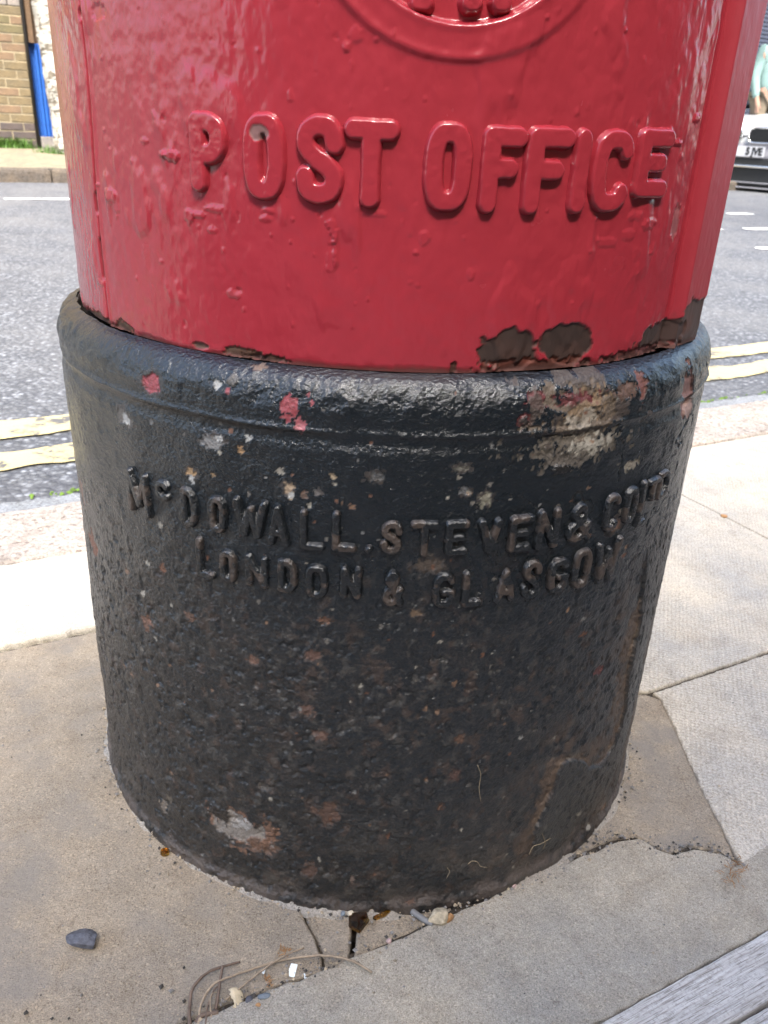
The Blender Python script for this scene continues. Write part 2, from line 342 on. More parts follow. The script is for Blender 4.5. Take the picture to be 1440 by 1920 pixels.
for (ua, ub_, va, vb_, zj) in ((-1.6, .0, .219, .2295, -.0045), (.2, 1.55, -.111, -.1045, -.003), (uj-.005, uj+.003, -.1, .402, -.003), (-1.4, 1.6, .403, .413, -.0045)):
    mesh_obj('joint_dirt', [(*uv(ua, va), zj), (*uv(ub_, va), zj), (*uv(ub_, vb_), zj), (*uv(ua, vb_), zj)], [(0, 1, 2, 3)], SOIL, pave)
kerb = empty('kerb', kind='structure'); u = -3.0
while u < 4.6:
    L = .78+.2*random.random()
    a = uv(u, .41); prism('kerb_stone', slab_uv(u, u+L-.006, .411, .566), random.uniform(.001, .004), -.2, KERB, kerb, step=.012, jit=.0022, bev=.006, seed=int(u*10)+90); u += L
u = -3.0
gut = empty('gutter', kind='structure')
while u < 5:
    L = .26+.16*random.random(); prism('gutter_stone', slab_uv(u, u+L-.012, .583, .665), ZR+random.uniform(.003, .007), -.15, GUT, gut, step=.012, jit=.004, bev=.006, seed=int(u*10)+200); u += L
def ribbon(name, u0, u1, v0, v1, z, mat, parent, n=60, amp=.006, seed=0):
    us = np.linspace(u0, u1, n*max(1, int(u1-u0))); a = v0+amp*2*fbm(us*9, us*0, seed, 4); b = v1+amp*2*fbm(us*9, us*0+5, seed+1, 4)
    V = [(*uv(q, w_), z) for q, w_ in zip(us, a)]+[(*uv(q, w_), z) for q, w_ in zip(us, b)]; n = len(us)
    return mesh_obj(name, V, [(i, i+1, n+i+1, n+i) for i in range(n-1)], mat, parent)
ribbon('yellow_line', -8, 9, .795, .885, ZR+.004, YEL, road, amp=.022, seed=5)
ribbon('yellow_line', -8, 9, .955, 1.04, ZR+.004, YEL, road, amp=.018, seed=9)
def gu(x, y): return touv(gp(x, y, ZR))
a = gu(8, 374); ribbon('white_line', a[0], a[0]+2.6, a[1]-.045, a[1]+.05, ZR+.004, WHT, road, n=20, amp=.006, seed=14)
for (x0, x1, y, hw) in ((1364, 1409, 401.5, .06), (1395, 1475, 430, .055), (1419, 1480, 467, .05), (1335, 1358, 431, .02)):
    a = gu(x0, y); b = gu(x1, y); pa = uv(*a); d_ = np.array(uv(*b))-pa; L = np.linalg.norm(d_); d_ /= L; nn = np.array([-d_[1], d_[0]])
    us = np.linspace(0, L, 14); e = .02*2*fbm(us*6, us*0, int(x0), 3); tp = np.minimum(1, np.minimum(us, L-us)/.05+.35)
    V = [(*(pa+d_*s_-nn*hw*t_+nn*q*.3), ZR+.004) for s_, t_, q in zip(us, tp, e)]+[(*(pa+d_*s_+nn*hw*t_+nn*q*.3), ZR+.004) for s_, t_, q in zip(us, tp, e)]
    mesh_obj('white_line', V, [(i, i+1, 15+i, 14+i) for i in range(13)], WHT, road)
# line of faint wear
V = []; F = []
for i in range(2600):
    u = random.uniform(-2.2, 3.2); band = random.random()
    if fbm(np.array(u*4), np.array(0.), 77, 3) < -.06: continue
    v = random.gauss(.5735, .005) if band < .7 else random.gauss(.676, .006); p = uv(u, v); s_ = random.uniform(.002, .006); z = ZR+random.uniform(0, .014 if band < .7 else .003)
    q = random.random()*6.28; n0 = len(V)
    for k in range(5):
        V.append((p[0]+s_*math.cos(q+k*1.257), p[1]+s_*math.sin(q+k*1.257), z+random.uniform(-.002, .002)))
    V.append((p[0], p[1], z+s_*.8))
    for k in range(5): F.append((n0+k, n0+(k+1) % 5, n0+5))
tag(mesh_obj('moss', V, F, MOSS), 'green moss growing in the joint between kerb and gutter', 'moss', kind='stuff')

# far side: kerb, footway
fk = empty('kerb', kind='structure'); u = -12.
while u < 14:
    L = .9; prism('kerb_stone', slab_uv(u, u+L-.012, 6.85, 7.0), .070, -.2, DKERB, fk, step=.06, jit=.004, bev=.02, seed=int(u)+300); u += L
fp = mesh_obj('pavement', [(*uv(-30, 7.0), .066), (*uv(30, 7.0), .066), (*uv(30, 9.6), .125), (*uv(-30, 9.6), .125)], [(0, 1, 2, 3)], FARPAVE); tag(fp, kind='structure')

# ------------------------------------------------------------------ brick wall across the street (left)
VW = 9.35; ZW = .122
wallp = empty('brick_wall', (*uv(0, VW), ZW), AU, 'brown brick wall with a dark base course beside the blue door', 'wall')
def ulocal(x, y, v):           # photo pixel -> u on the vertical plane at v, and z
    d = ray(x, y); t = (v-(CAM[:2]@VX))/(d[:2]@VX); q = CAM+t*d; return touv(q)[0], q[2]
ue = ulocal(55, 150, VW)[0]    # right-hand end of the wall
BH, BL, BT = .065, .215, .0103
def brick_mesh(s):
    bm = bmesh.new(); box(bm, (0, 0, 0), s, bev=.004)
    for v in bm.verts: v.co += Vector((random.uniform(-1, 1), random.uniform(-1, 1), random.uniform(-1, 1)))*.0012
    me = bpy.data.meshes.new('brick'); bmesh.ops.recalc_face_normals(bm, faces=bm.faces); bm.to_mesh(me); bm.free(); return me
prot = {}
nb = 0
CH = .0785
for row in range(16):
    z = row*CH+CH/2; flem = row % 2; x = ue-.004; k = 0
    while x > ue-2.7 and nb < 292:
        full = (k+flem) % 3 != 0; L = BL if full else .1025
        if x-L < ue-2.9: break
        mat = DBR if row < 3 else BR[random.choice([0, 0, 1, 1, 2, 3])]
        key = (full, mat.name, random.randrange(2))
        if key not in prot: me = brick_mesh((L, .1, BH)); me.materials.append(mat); prot[key] = me
        o = bpy.data.objects.new('brick', prot[key]); link(o, wallp); o.location = (x-L/2, .03+random.uniform(-.003, .003), z); x -= L+BT; k += 1; nb += 1
zb = 16*CH
boxo('mortar', (ue-2.0, .046, zb/2), (4.0, .12, zb), MORTAR, wallp)
x = ue-.004; k = 0
while x > ue-2.0:
    boxo('stone_block', (x-.055, .028, zb+.072), (.108, .1, .135), GREYST, wallp, bev=.006)
    boxo('tile', (x-.055, .03, zb+.145+.06), (.105, .1, .115), [TBLUE, TORNG, TORNG, TBLUE][k % 4] if k else GREYST, wallp, bev=.006); x -= .1155; k += 1
boxo('coping', (ue-2.0, .095, zb+.14), (4.0, .08, .28), MORTAR, wallp)
# the rest of that wall: a plain rendered building rising above
M_FAC = m_stone('buff_brick_facade', (.30, .24, .16), grain=30)
def facade(name, u0, u1, v, z0, z1, mat, label, depth=3., wins=(), rf=True):
    e = empty(name, (*uv((u0+u1)/2, v), z0), AU, label, 'building'); W = u1-u0
    boxo('wall', (0, depth/2, (z1-z0)/2), (W, depth, z1-z0), mat, e)
    boxo('roof', (0, depth/2, z1-z0+.12), (W+.3, depth+.3, .24), GREYST, e)
    for (x, z, w_, h) in wins:
        f = boxo('window', (x, -.012, z), (w_, .06, h), m_win, e); boxo('sill', (x, -.06, z-h/2-.05), (w_+.2, .16, .09), GREYST, f).location = (0, -.04, -h/2-.05)
        bm = bmesh.new()
        for a, b, c_, d_ in ((-w_/2, 0, .06, h), (w_/2, 0, .06, h), (0, h/2, w_, .06), (0, -h/2, w_, .06), (0, 0, w_, .04)): box(bm, (a, -.04, b), (c_, .05, d_))
        bm_obj('frame', bm, WHT, f)
    return e
m_win = m_simple('window_glass', (.02, .025, .03), .08, .1, bump=0)
facade('building', ue-12, ue, VW+.16, ZW+zb+.285, 6.2, M_FAC, 'buff brick building above the brown brick wall across the street', 4, [(x, 2.6, 1.0, 1.5) for x in (-4.4, -1.6, 1.6, 4.4)])
facade('building', ue+.62, ue+7.4, VW+.16, ZW, 6.4, DWALL, 'brown building behind the pillar box between the blue door and the shutter', 4, [(x, 1.9, 1.1, 1.4) for x in (-2., 0., 2.)])
# blue door beside the wall
dr = empty('door', (*uv(ue, VW), ZW), AU, 'blue door post with brown timber above beside the brick wall', 'door')
zblue = ulocal(62, 80, VW)[1]-ZW
boxo('step', (.33, .12, .055), (.58, .3, .11), GREYST, dr, bev=.008)
boxo('lower_panel', (.31, .12, .11+(zblue-.11)/2), (.62, .05, zblue-.11), BLUE, dr)
boxo('upper_panel', (.31, .12, zblue+.6), (.62, .05, 1.2), BROWN, dr)
for x in (.10, .135): boxo('moulding', (x, .075, .11+(zblue-.11)/2), (.028, .04, zblue-.11), BLUE, dr, bev=.008)
boxo('jamb', (.065, .07, zblue+.6), (.05, .12, 1.2), BROWN, dr)
V, F = tube([(.012, -.02, .0), (.012, -.02, 3.2)], .018, 12); p = mesh_obj('drainpipe', V, F, BLKP, smooth=True, loc=(*uv(ue, VW), ZW), rz=AU)
tag(p, 'thin black drainpipe between the brick wall and the blue door', 'pipe')
# roller shutter on the right
us, zs = ulocal(1400, 190, VW)
sh = empty('roller_shutter', (*uv(us-.2, VW+.05), ZW), AU, 'dark blue grey ribbed roller shutter behind the person and the white car', 'shutter')
bm = bmesh.new(); k = 0
while k*.052 < 2.6: box(bm, (.9, 0, .03+k*.052), (3.4, .03, .044), bev=.008); k += 1
tag(bm_obj('slat', bm, SHUT, sh), kind='stuff')
boxo('backing', (.9, .05, 1.3), (3.4, .04, 2.6), BLKP, sh)
for x in (-.85, 2.65): boxo('guide_rail', (x, -.02, 1.3), (.08, .1, 2.6), BLKP, sh)
boxo('shutter_box', (.9, 0, 2.75), (3.7, .3, .3), BLKP, sh)
facade('building', us-1.2, us+7, VW+.25, ZW, 6.0, DWALL, 'dark brown shopfront building holding the roller shutter', 4, [(x, 4., 1.1, 1.2) for x in (-2.5, 0., 2.5)])
# unseen buildings added behind the viewer to shade the pillar box and near pavement
HB = 4.45
facade('building', -14, 3.4, -3.25-3., -.02, HB, M_FAC, 'unseen low buff block added behind the viewer to cast the shade', 3.0)
facade('building', 3.4, 14, -3.0-4., -.02, 9.5, DWALL, 'unseen taller brown block added behind the viewer on the right to block sky light', 4.0)  # added taller block, keeps sky light off the right side of the box

# birch on the far footway
bx = gp(153, 292, .085); tz = .085
tree = empty('birch_tree', (bx[0], bx[1], tz), 0, 'white barked birch trunk with mossy foot beside the blue door', 'tree')
nz, nt_ = 170, 72; zz = np.linspace(0, 4.2, nz); th = np.linspace(0, 2*math.pi, nt_, endpoint=False); ZZ, TH = np.meshgrid(zz, th, indexing='ij')
rad = .225-.018*ZZ+.16*np.exp(-ZZ/.10)*(.6+.5*np.sin(TH*5+.6))*.8; rad = rad+.03*fbm(TH*3.2+9, ZZ*7, 3, 4)+.014*np.abs(fbm(TH*2, ZZ*16, 8, 3))
V = np.stack([rad*np.cos(TH)-.075*ZZ, rad*np.sin(TH), ZZ-.04], -1).reshape(-1, 3)
i, j = np.meshgrid(np.arange(nz-1), np.arange(nt_), indexing='ij'); F = np.stack([i*nt_+j, i*nt_+(j+1) % nt_, (i+1)*nt_+(j+1) % nt_, (i+1)*nt_+j], -1).reshape(-1, 4)
mesh_obj('trunk', V, F, BIRCH, tree, True)
V = []; F = []; tips = []
for k in range(9):
    a = k*2.4; z0 = 2.6+k*.18; p0 = np.array([-.05*z0, 0, z0]); L = random.uniform(1., 1.7)
    pts = [p0+np.array([math.cos(a)*L*t, math.sin(a)*L*t, L*.9*t**.8]) for t in np.linspace(0, 1, 6)]; v, f = tube(pts, np.linspace(.06, .012, 6), 7); n0 = len(V); V += v; F += [tuple(n0+q for q in ff) for ff in f]; tips += pts[2:]
mesh_obj('limbs', V, F, BIRCH, tree, True)
LEAF = m_simple('birch_leaf', (.07, .13, .03), .6, .4, 5, bump=0)
V = []; F = []
for k in range(5000):
    c = np.array(random.choice(tips))+rng.normal(0, .33, 3); d1 = rng.normal(0, 1, 3); d1 /= np.linalg.norm(d1); d2 = np.cross(d1, rng.normal(0, 1, 3)); d2 /= np.linalg.norm(d2); n0 = len(V); s_ = .03
    V += [c-d1*s_, c+d2*s_*.6, c+d1*s_, c-d2*s_*.6]; F.append((n0, n0+1, n0+2, n0+3))
tag(mesh_obj('crown', V, F, LEAF, tree), kind='stuff')
def blades(name, pts, n, h, spread, label, w=.004):
    V = []; F = []
    for i in range(n):
        c = np.array(random.choice(pts))+np.array([random.gauss(0, spread), random.gauss(0, spread*.35), 0]); a = random.random()*6.28; hh = h*random.uniform(.4, 1); b = np.array([math.cos(a), math.sin(a), 0]); s_ = np.array([-b[1], b[0], 0])*w; n0 = len(V)
        V += [c-s_, c+s_, c+b*hh*.25+[0, 0, hh*.6]+s_*.7, c+b*hh*.25+[0, 0, hh*.6]-s_*.7, c+b*hh*.7+[0, 0, hh]]; F += [(n0, n0+1, n0+2, n0+3), (n0+3, n0+2, n0+4)]
    return tag(mesh_obj(name, V, F, GRASS), label, 'grass', kind='stuff')
gpts = []
for x in range(-40, 46, 3):
    q, _ = ulocal(x, 272, VW); gpts.append((*uv(q, VW-.05), ZW-.01))
blades('grass', gpts, 900, .13, .05, 'bright green weeds along the foot of the brick wall')
blades('grass', [(bx[0]+random.uniform(-.3, .3), bx[1]-.27+random.uniform(-.05, .1), tz-.01) for _ in range(20)], 400, .12, .05, 'tuft of green weeds at the foot of the birch')

# ------------------------------------------------------------------ the pillar box
PB = empty('pillar_box', (0, 0, 0), 0, 'red cast iron pillar box with black flaking base standing on the pavement', 'post box')
RP, RB = .24, .224; ZS = .3866                                  # plinth radius, body radius, seam height
def theta_grid(d, lim=R_(98), r=.24):
    dense = np.arange(-lim, lim, d/r); rest = np.linspace(dense[-1], 2*math.pi+dense[0], 60)[1:-1]; return np.concatenate([dense, rest])
def lathe_field(name, th, zz, rad, col, mat, parent, closed=True):
    T, Z = np.meshgrid(th, zz); n = len(th); V = np.stack([rad*np.sin(T), -rad*np.cos(T), Z], -1).reshape(-1, 3)
    i, j = np.meshgrid(np.arange(len(zz)-1), np.arange(n if closed else n-1), indexing='ij')
    F = np.stack([i*n+j, i*n+(j+1) % n, (i+1)*n+(j+1) % n, (i+1)*n+j], -1).reshape(-1, 4)
    return mesh_obj(name, V, F, mat, parent, True, attr=col.reshape(-1, 4))
def blob(T, Z, r, px, py, rx, ry, seed=0, rough=.45, ang=0.):
    """soft mask of a ragged patch centred on photo pixel px,py with radii in photo pixels; 1 inside"""
    t0, z0 = cy(px, py, r); t1 = cy(px+rx, py, r)[0]; t2 = cy(px-rx, py, r)[0]; za = cy(px, py-ry, r)[1]; zb_ = cy(px, py+ry, r)[1]
    a = max(abs(t1-t2)/2, 1e-4); b = max(abs(za-zb_)/2, 1e-4)
    X = (T-t0)/a; Y = (Z-z0)/b
    if ang: X, Y = X*math.cos(ang)+Y*math.sin(ang), -X*math.sin(ang)+Y*math.cos(ang)
    d = np.sqrt(X*X+Y*Y); sel = d < 2.2; m = np.zeros_like(d)
    sc = 1/(min(a*r, b)*.9); t_, z_ = T[sel], Z[sel]
    dd = d[sel]+rough*2*(fbm(t_*r*sc*1.3, z_*sc*1.3, seed+40, 4, .62))
    m[sel] = ss(1.06, .94, dd); return m
def paint(C, m, c, rough=None):
    m3 = m[..., None]; C[..., :3] = C[..., :3]*(1-m3)+np.array(c)*m3
    if rough is not None: C[..., 3] = C[..., 3]*(1-m)+rough*m

# ---- plinth
th = theta_grid(.00088); zz = np.concatenate([np.linspace(-.03, .0, 8)[:-1], np.arange(0, ZS+.0008, .00088)])
T, Z = np.meshgrid(th, zz); A = T*RP
prof = np.full_like(Z, RP)
prof += -.0012*ss(.345, .352, Z)+.0008*ss(.352, .358, Z)+.0015*np.exp(-((Z-.3570)/.0015)**2)*(.75+1.6*fbm(A*22, Z*0, 66, 4))
shr = np.clip((Z-.3660)/(ZS-.3660), 0, 1); prof += -.0138*(1-np.sqrt(np.clip(1-shr**2, 0, 1)))
prof += .0022*ss(.012, .004, Z+.004*fbm(A*60, Z*0, 1, 4))
spkf = None
low = ss(.30, .18, Z+.06*fbm(A*9, Z*9, 2, 4))                   # roughness grows downwards
h = .0009*fbm(A*170, Z*170, 3, 5, .65)*(.55+1.3*low)+.0020*fbm(A*34, Z*34, 4, 4)+.0016*fbm(A*11, Z*11, 5, 3)
pit = fbm(A*210, Z*170, 6, 3); h -= .0007*ss(.10, .24, pit)*(.4+low)
rim = ss(.362, .372, Z); h += rim*(.0030*fbm(A*42, Z*60, 7, 4, .6)+.0015*fbm(A*120, Z*120, 8, 3))
leftb = ss(R_(-52), R_(-64), T)*ss(.350, .372, Z); h += leftb*(.0008+.005*fbm(A*50, Z*50, 9, 4))     # thick paint built up at the left
C = np.zeros((*Z.shape, 4)); C[..., :3] = (.0042, .0075, .0108); C[..., 3] = .22
C[..., 3] += .17*low-.08*ss(.362, .368, Z)
spk = ss(.07, .20, fbm(A*75, Z*75, 10, 5, .65))*low*ss(-.12, .18, fbm(A*13, Z*13, 11, 3))
paint(C, spk*.22, (.050, .038, .030), .6)
fg = ss(.02, .17, fbm(A*230, Z*230, 63, 3, .6))*(.25+.75*low); paint(C, fg*.12, (.060, .052, .044), .7)
spk2 = ss(.13, .22, fbm(A*120+3, Z*120, 12, 4, .6))*low; paint(C, spk2*.35, (.085, .048, .03), .8)
spk3 = ss(.12, .24, fbm(A*160+3, Z*160, 13, 4, .6))*low; paint(C, spk3*.3, (.12, .11, .095), .8)
grz = ss(.1, .0, Z)*ss(.0, .2, fbm(A*40, Z*70, 14, 4)); paint(C, grz*.5, (.09, .075, .06), .8)
bott = ss(.020, .006, Z+.02*fbm(A*40, Z*0, 15, 4)); paint(C, bott*.7*ss(-.2, .12, fbm(A*90, Z*90, 59, 4)), (.10, .078, .066), .85)
edge_r = ss(R_(44), R_(60), T)*ss(.30, .05, Z)*ss(-.05, .12, fbm(A*26, Z*14, 16, 4)); paint(C, edge_r*.55, (.17, .12, .08), .8)
def chip(px, py, rx, ry, c0, depth=-.0007, rough=.7, sd=0, rg=.45, ang=0., rimc=None):
    global h
    g_ = sum(c0)/3; c = tuple((q*.8+g_*.2)*.58 for q in c0)
    rx, ry = rx*.88, ry*.88; rg = rg*1.25+.1
    if rimc is not None: mm = blob(T, Z, RP, px, py, rx*1.35, ry*1.35, sd, rg, ang); paint(C, mm*.85, rimc, .75)
    m = blob(T, Z, RP, px, py, rx, ry, sd, rg, ang); paint(C, m, c, rough); h = h+depth*m
PINK = (.50, .045, .07); CREAM = (.46, .42, .34); RUST = (.24, .085, .03); TANR = (.27, .19, .115); WHITEC = (.58, .58, .56); DRED = (.20, .022, .028)
chip(281, 720, 19, 22, PINK, -.0012, .55, 1, .35, rimc=(.03, .03, .03)); chip(543, 765, 17, 26, PINK, -.0004, .5, 2, .9); chip(562, 795, 10, 17, (.62, .12, .16), -.0006, .5, 3, .6)
chip(585, 757, 5, 6, PINK, 0, .5, 4); chip(575, 742, 5, 4, PINK, 0, .5, 4); chip(425, 733, 6, 6, PINK, 0, .5, 4); chip(404, 722, 8, 9, WHITEC, -.0006, .6, 5); chip(432, 716, 12, 12, (.14, .13, .12), .0008, .7, 6)
chip(472, 697, 14, 5, (.25, .15, .10), -.0004, .7, 6)
chip(1018, 752, 34, 16, DRED, -.0006, .45, 7, .6); chip(984, 790, 17, 17, DRED, -.0008, .4, 8, .3); chip(984, 788, 8, 9, (.02, .02, .02), .0014, .4, 9)
chip(1100, 775, 60, 42, (.19, .13, .08), -.0008, .8, 10, 1.5, rimc=(.05, .035, .028)); chip(1112, 762, 30, 24, (.33, .2, .09), -.0004, .85, 11, 1.7); chip(1085, 835, 80, 22, (.15, .12, .085), -.0003, .85, 12, 1.8); chip(1065, 862, 34, 20, (.13, .105, .08), -.0004, .85, 13, 1.4); chip(1112, 832, 34, 14, CREAM, -.0003, .85, 14, 1.2)
chip(1096, 790, 26, 22, (.43, .36, .27), -.0002, .9, 61, 1.3)
chip(1186, 871, 17, 9, (.33, .29, .22), -.0006, .8, 15, .7, .6); chip(1209, 722, 9, 26, (.25, .07, .05), -.001, .7, 16, .6); chip(1176, 735, 20, 14, (.16, .07, .04), -.0006, .8, 62, .8); chip(1291, 735, 10, 46, (.33, .13, .10), -.0015, .7, 17, .5); chip(1293, 765, 6, 16, (.5, .3, .25), -.0005, .7, 18)
chip(1088, 748, 42, 11, DRED, -.0004, .5, 19, 1.0)
chip(1052, 880, 18, 9, (.012, .012, .012), .0012, .35, 63, .3)
for i, (x, y, a, b, c) in enumerate([(395, 830, 20, 13, (.26, .26, .26)), (408, 822, 9, 7, WHITEC), (450, 845, 7, 10, (.55, .30, .10)), (465, 823, 8, 6, WHITEC), (357, 885, 10, 8, (.55, .32, .12)), (359, 898, 6, 9, WHITEC), (400, 890, 5, 5, (.45, .27, .1)), (524, 884, 8, 7, CREAM), (541, 918, 10, 15, (.55, .38, .22)), (546, 928, 6, 7, WHITEC),
    (571, 928, 7, 8, (.2, .11, .07)), (597, 922, 8, 9, (.15, .13, .12)), (624, 892, 6, 8, (.5, .36, .2)), (628, 908, 4, 4, CREAM), (661, 950, 7, 5, (.4, .2, .1)), (580, 948, 4, 5, CREAM), (705, 893, 16, 10, (.11, .11, .11)), (867, 878, 18, 7, (.15, .14, .11)), (873, 922, 12, 7, (.18, .19, .2)), (880, 925, 7, 4, (.5, .33, .2)), (912, 936, 11, 15, (.33, .31, .22)), (233, 782, 14, 16, (.17, .15, .13)), (235, 785, 7, 10, WHITEC), (498, 896, 2, 2, WHITEC), (150, 915, 5, 14, (.35, .2, .14)), (174, 1022, 7, 17, (.33, .12, .06)), (277, 1055, 5, 6, CREAM), (305, 1066, 5, 11, RUST), (275, 1168, 9, 13, (.24, .10, .05)), (357, 1156, 10, 9, (.2, .1, .06)),
    (610, 1163, 13, 7, (.28, .12, .06)), (613, 1524, 26, 20, (.15, .068, .038)), (479, 1578, 40, 18, (.20, .10, .055)), (580, 1631, 14, 13, (.13, .06, .035)), (601, 1378, 14, 14, (.16, .075, .045)), (574, 1332, 18, 9, (.17, .08, .05)), (588, 1231, 14, 11, (.18, .08, .05)), (475, 1237, 13, 8, (.26, .12, .07)), (863, 1384, 11, 11, (.19, .085, .04)), (852, 1456, 11, 12, (.11, .045, .03)), (828, 1512, 7, 8, (.17, .07, .03)), (1122, 1258, 8, 8, (.18, .03, .025)), (852, 1282, 6, 5, (.26, .13, .06)), (677, 1289, 4, 4, CREAM), (1000, 742, 5, 4, DRED), (1092, 1190, 8, 5, RUST), (770, 1690, 9, 4, (.2, .1, .06)), (498, 1475, 14, 8, (.09, .075, .06)), (320, 1500, 10, 6, (.2, .16, .11)), (306, 1512, 6, 10, (.25, .2, .15)), (660, 1648, 5, 7, (.3, .2, .15)), (1000, 970, 3, 3, CREAM), (1152, 985, 12, 12, (.2, .09, .05)), (800, 1060, 30, 14, (.09, .06, .04)), (780, 1150, 12, 7, (.22, .13, .06))]):
    chip(x, y, a, b, c, -.0004, .75, 100+i, .75, rimc=(.035, .028, .025) if a > 8 else None)
chip(448, 1553, 46, 25, (.36, .31, .26), -.0013, .85, 20, .9, -.35, rimc=(.17, .09, .055)); chip(455, 1548, 20, 12, (.56, .53, .49), -.0002, .85, 21, .9); chip(412, 1525, 18, 16, (.02, .016, .014), .0014, .4, 22, .6); chip(345, 1518, 28, 30, (.022, .024, .026), .0006, .35, 23, .5)
for k in range(160):       # stray small flecks
    x = random.uniform(230, 1190); y = random.uniform(740, 1640); s_ = random.uniform(1.5, 4.5); chip(x, y, s_, s_*random.uniform(.6, 1.6), random.choice([RUST, CREAM, (.2, .18, .15), (.3, .16, .08), (.25, .25, .24)]), -.0002, .8, 400+k, .4)
# big lifted paint film lower right: bare brown iron above / left of it, smooth black below
film = [cy(x, y, RP) for x, y in [(1200, 1130), (1190, 1199), (1178, 1240), (1174, 1277), (1168, 1330), (1150, 1395), (1122, 1432), (1100, 1437), (1086, 1424), (1070, 1420), (1052, 1430), (1043, 1450), (1034, 1485), (1018, 1520), (1003, 1548), (998, 1580)]]
ft = np.array([p[0] for p in film]); fz = np.array([p[1] for p in film])
sel = (T > R_(20)) & (T < R_(75)) & (Z < .27)
tt, zz_ = T[sel], Z[sel]; wob = .0022*fbm(tt*RP*120, zz_*120, 55, 3)*2
dmin = np.full(tt.shape, 9.); sgn = np.zeros(tt.shape)
for k in range(len(ft)-1):
    ax, az, bx_, bz = ft[k]*RP, fz[k], ft[k+1]*RP, fz[k+1]; dx, dz = bx_-ax, bz-az; L2 = dx*dx+dz*dz
    q = np.clip(((tt*RP-ax)*dx+(zz_-az)*dz)/L2, 0, 1); d = np.hypot(tt*RP-ax-q*dx, zz_-az-q*dz); cr = dx*(zz_-az)-dz*(tt*RP-ax)
    u_ = d < dmin; dmin = np.where(u_, d, dmin); sgn = np.where(u_, np.sign(cr), sgn)
sd = dmin*sgn+wob                       # travelling down the outline: + on the right = the film side
fade = ss(.012, .03, zz_)*ss(.275, .24, zz_)
hh = np.zeros_like(Z); cc = np.zeros_like(Z)
hh[sel] = .0024*ss(-.0002, .0005, sd)*ss(.06, .0, sd)*fade; film_in = np.zeros_like(Z); film_in[sel] = ss(0, .001, sd)*ss(.05, .03, sd)*fade
cc[sel] = ss(.0002, -.0008, sd)*ss(-.05, -.002, sd)*fade*ss(-.10, .14, fbm(tt*RP*60, zz_*60, 56, 4)+.12*ss(-.02, 0, sd))
h += hh; paint(C, film_in*.85, (.019, .021, .022), .42); paint(C, cc*.7, (.11, .07, .045), .85)
c2 = np.zeros_like(Z); c2[sel] = ss(.0, -.0006, sd)*ss(-.007, -.001, sd)*fade; paint(C, c2*.25*ss(-.15, .1, fbm(A*50, Z*50, 57, 4)), (.24, .17, .11), .85)
# thin cracks in the black paint
cn = np.abs(fbm(A*16, Z*16, 60, 4, .6)); ckm = ss(.0045, .0, cn)*ss(.05, .16, fbm(A*5+9, Z*5, 61, 2)+.06); h -= .0009*ckm; paint(C, ckm*.7, (.004, .004, .004), .8)
lathe_field('plinth', th, zz, prof+h, C, BLACK, PB)
plinth_top = [(.2275, ZS), (.20, ZS-.004)]
def ring_mesh(name, prf, mat, parent, n=128, col=(.012, .012, .013, .5)):
    th_ = np.linspace(0, 2*math.pi, n, endpoint=False); R2 = np.array([p[0] for p in prf])[:, None]+0*th_; Zp = np.array([p[1] for p in prf])
    V = np.stack([R2*np.sin(th_), -R2*np.cos(th_), np.broadcast_to(Zp[:, None], R2.shape)], -1).reshape(-1, 3); m_ = len(prf)
    i, j = np.meshgrid(np.arange(m_-1), np.arange(n), indexing='ij'); F = np.stack([i*n+j, i*n+(j+1) % n, (i+1)*n+(j+1) % n, (i+1)*n+j], -1).reshape(-1, 4)
    return mesh_obj(name, V, F, mat, parent, True, attr=np.tile(np.array(col), (len(V), 1)))
ring_mesh('plinth_lip', [(.2268, ZS-.001), (.2258, ZS-.0006), (.2252, ZS-.003), (.2250, ZS-.014), (.19, ZS-.016)], BLACK, PB, col=(.02, .013, .009, .7))

# ---- red body
th = theta_grid(.00085, R_(96), .224); zz = np.arange(ZS+.0004, .66, .00085); T, Z = np.meshgrid(th, zz); A = T*RB
RC = (.30, .023, .035)
C = np.zeros((*Z.shape, 4)); C[..., :3] = RC; C[..., 3] = .19
h = .0012*fbm(A*14, Z*9, 21, 3)+.0004*fbm(A*60, Z*38, 22, 4, .6)+.00045*fbm(A*240, Z*170, 23, 3)
h += .0009*ss(.10, .28, fbm(A*48, Z*22, 24, 4))                  # sags and runs
leftr = ss(R_(-18), R_(-45), T); h += leftr*.0003*fbm(A*70, Z*45, 25, 4, .6)
rightr = ss(R_(28), R_(42), T); h += rightr*.0013*fbm(A*75, Z*34, 26, 4, .6)
prof = np.full_like(Z, RB)
# vertical casting joint on the left
tj = np.array([cy(x, y, RB) for x, y in [(150, 0), (165, 150), (174, 260), (182, 370), (192, 480), (204, 590)]]); o_ = np.argsort(tj[:, 1]); tjz = np.interp(Z, tj[o_, 1], tj[o_, 0])+.003*fbm(Z*60, Z*0, 27, 3)
dj = (T-tjz)*RB; h -= .0026*np.exp(-(dj/.0013)**2); h += .0008*np.exp(-((dj-.003)/.0016)**2)
jm = np.exp(-(dj/.0011)**2)*ss(-.2, .0, fbm(Z*70, Z*0, 28, 3)+.02); paint(C, jm*.9, (.06, .025, .02), .7)
for (y0, y1) in ((362, 402), (448, 522), (10, 30)):
    za, zb_ = cy(190, y1, RB)[1], cy(190, y0, RB)[1]; g_ = ss(za-.001, za+.002, Z)*ss(zb_+.001, zb_-.002, Z)*np.exp(-((dj+.001)/.0021)**4); h -= .003*g_; paint(C, g_, (.02, .01, .008), .8)
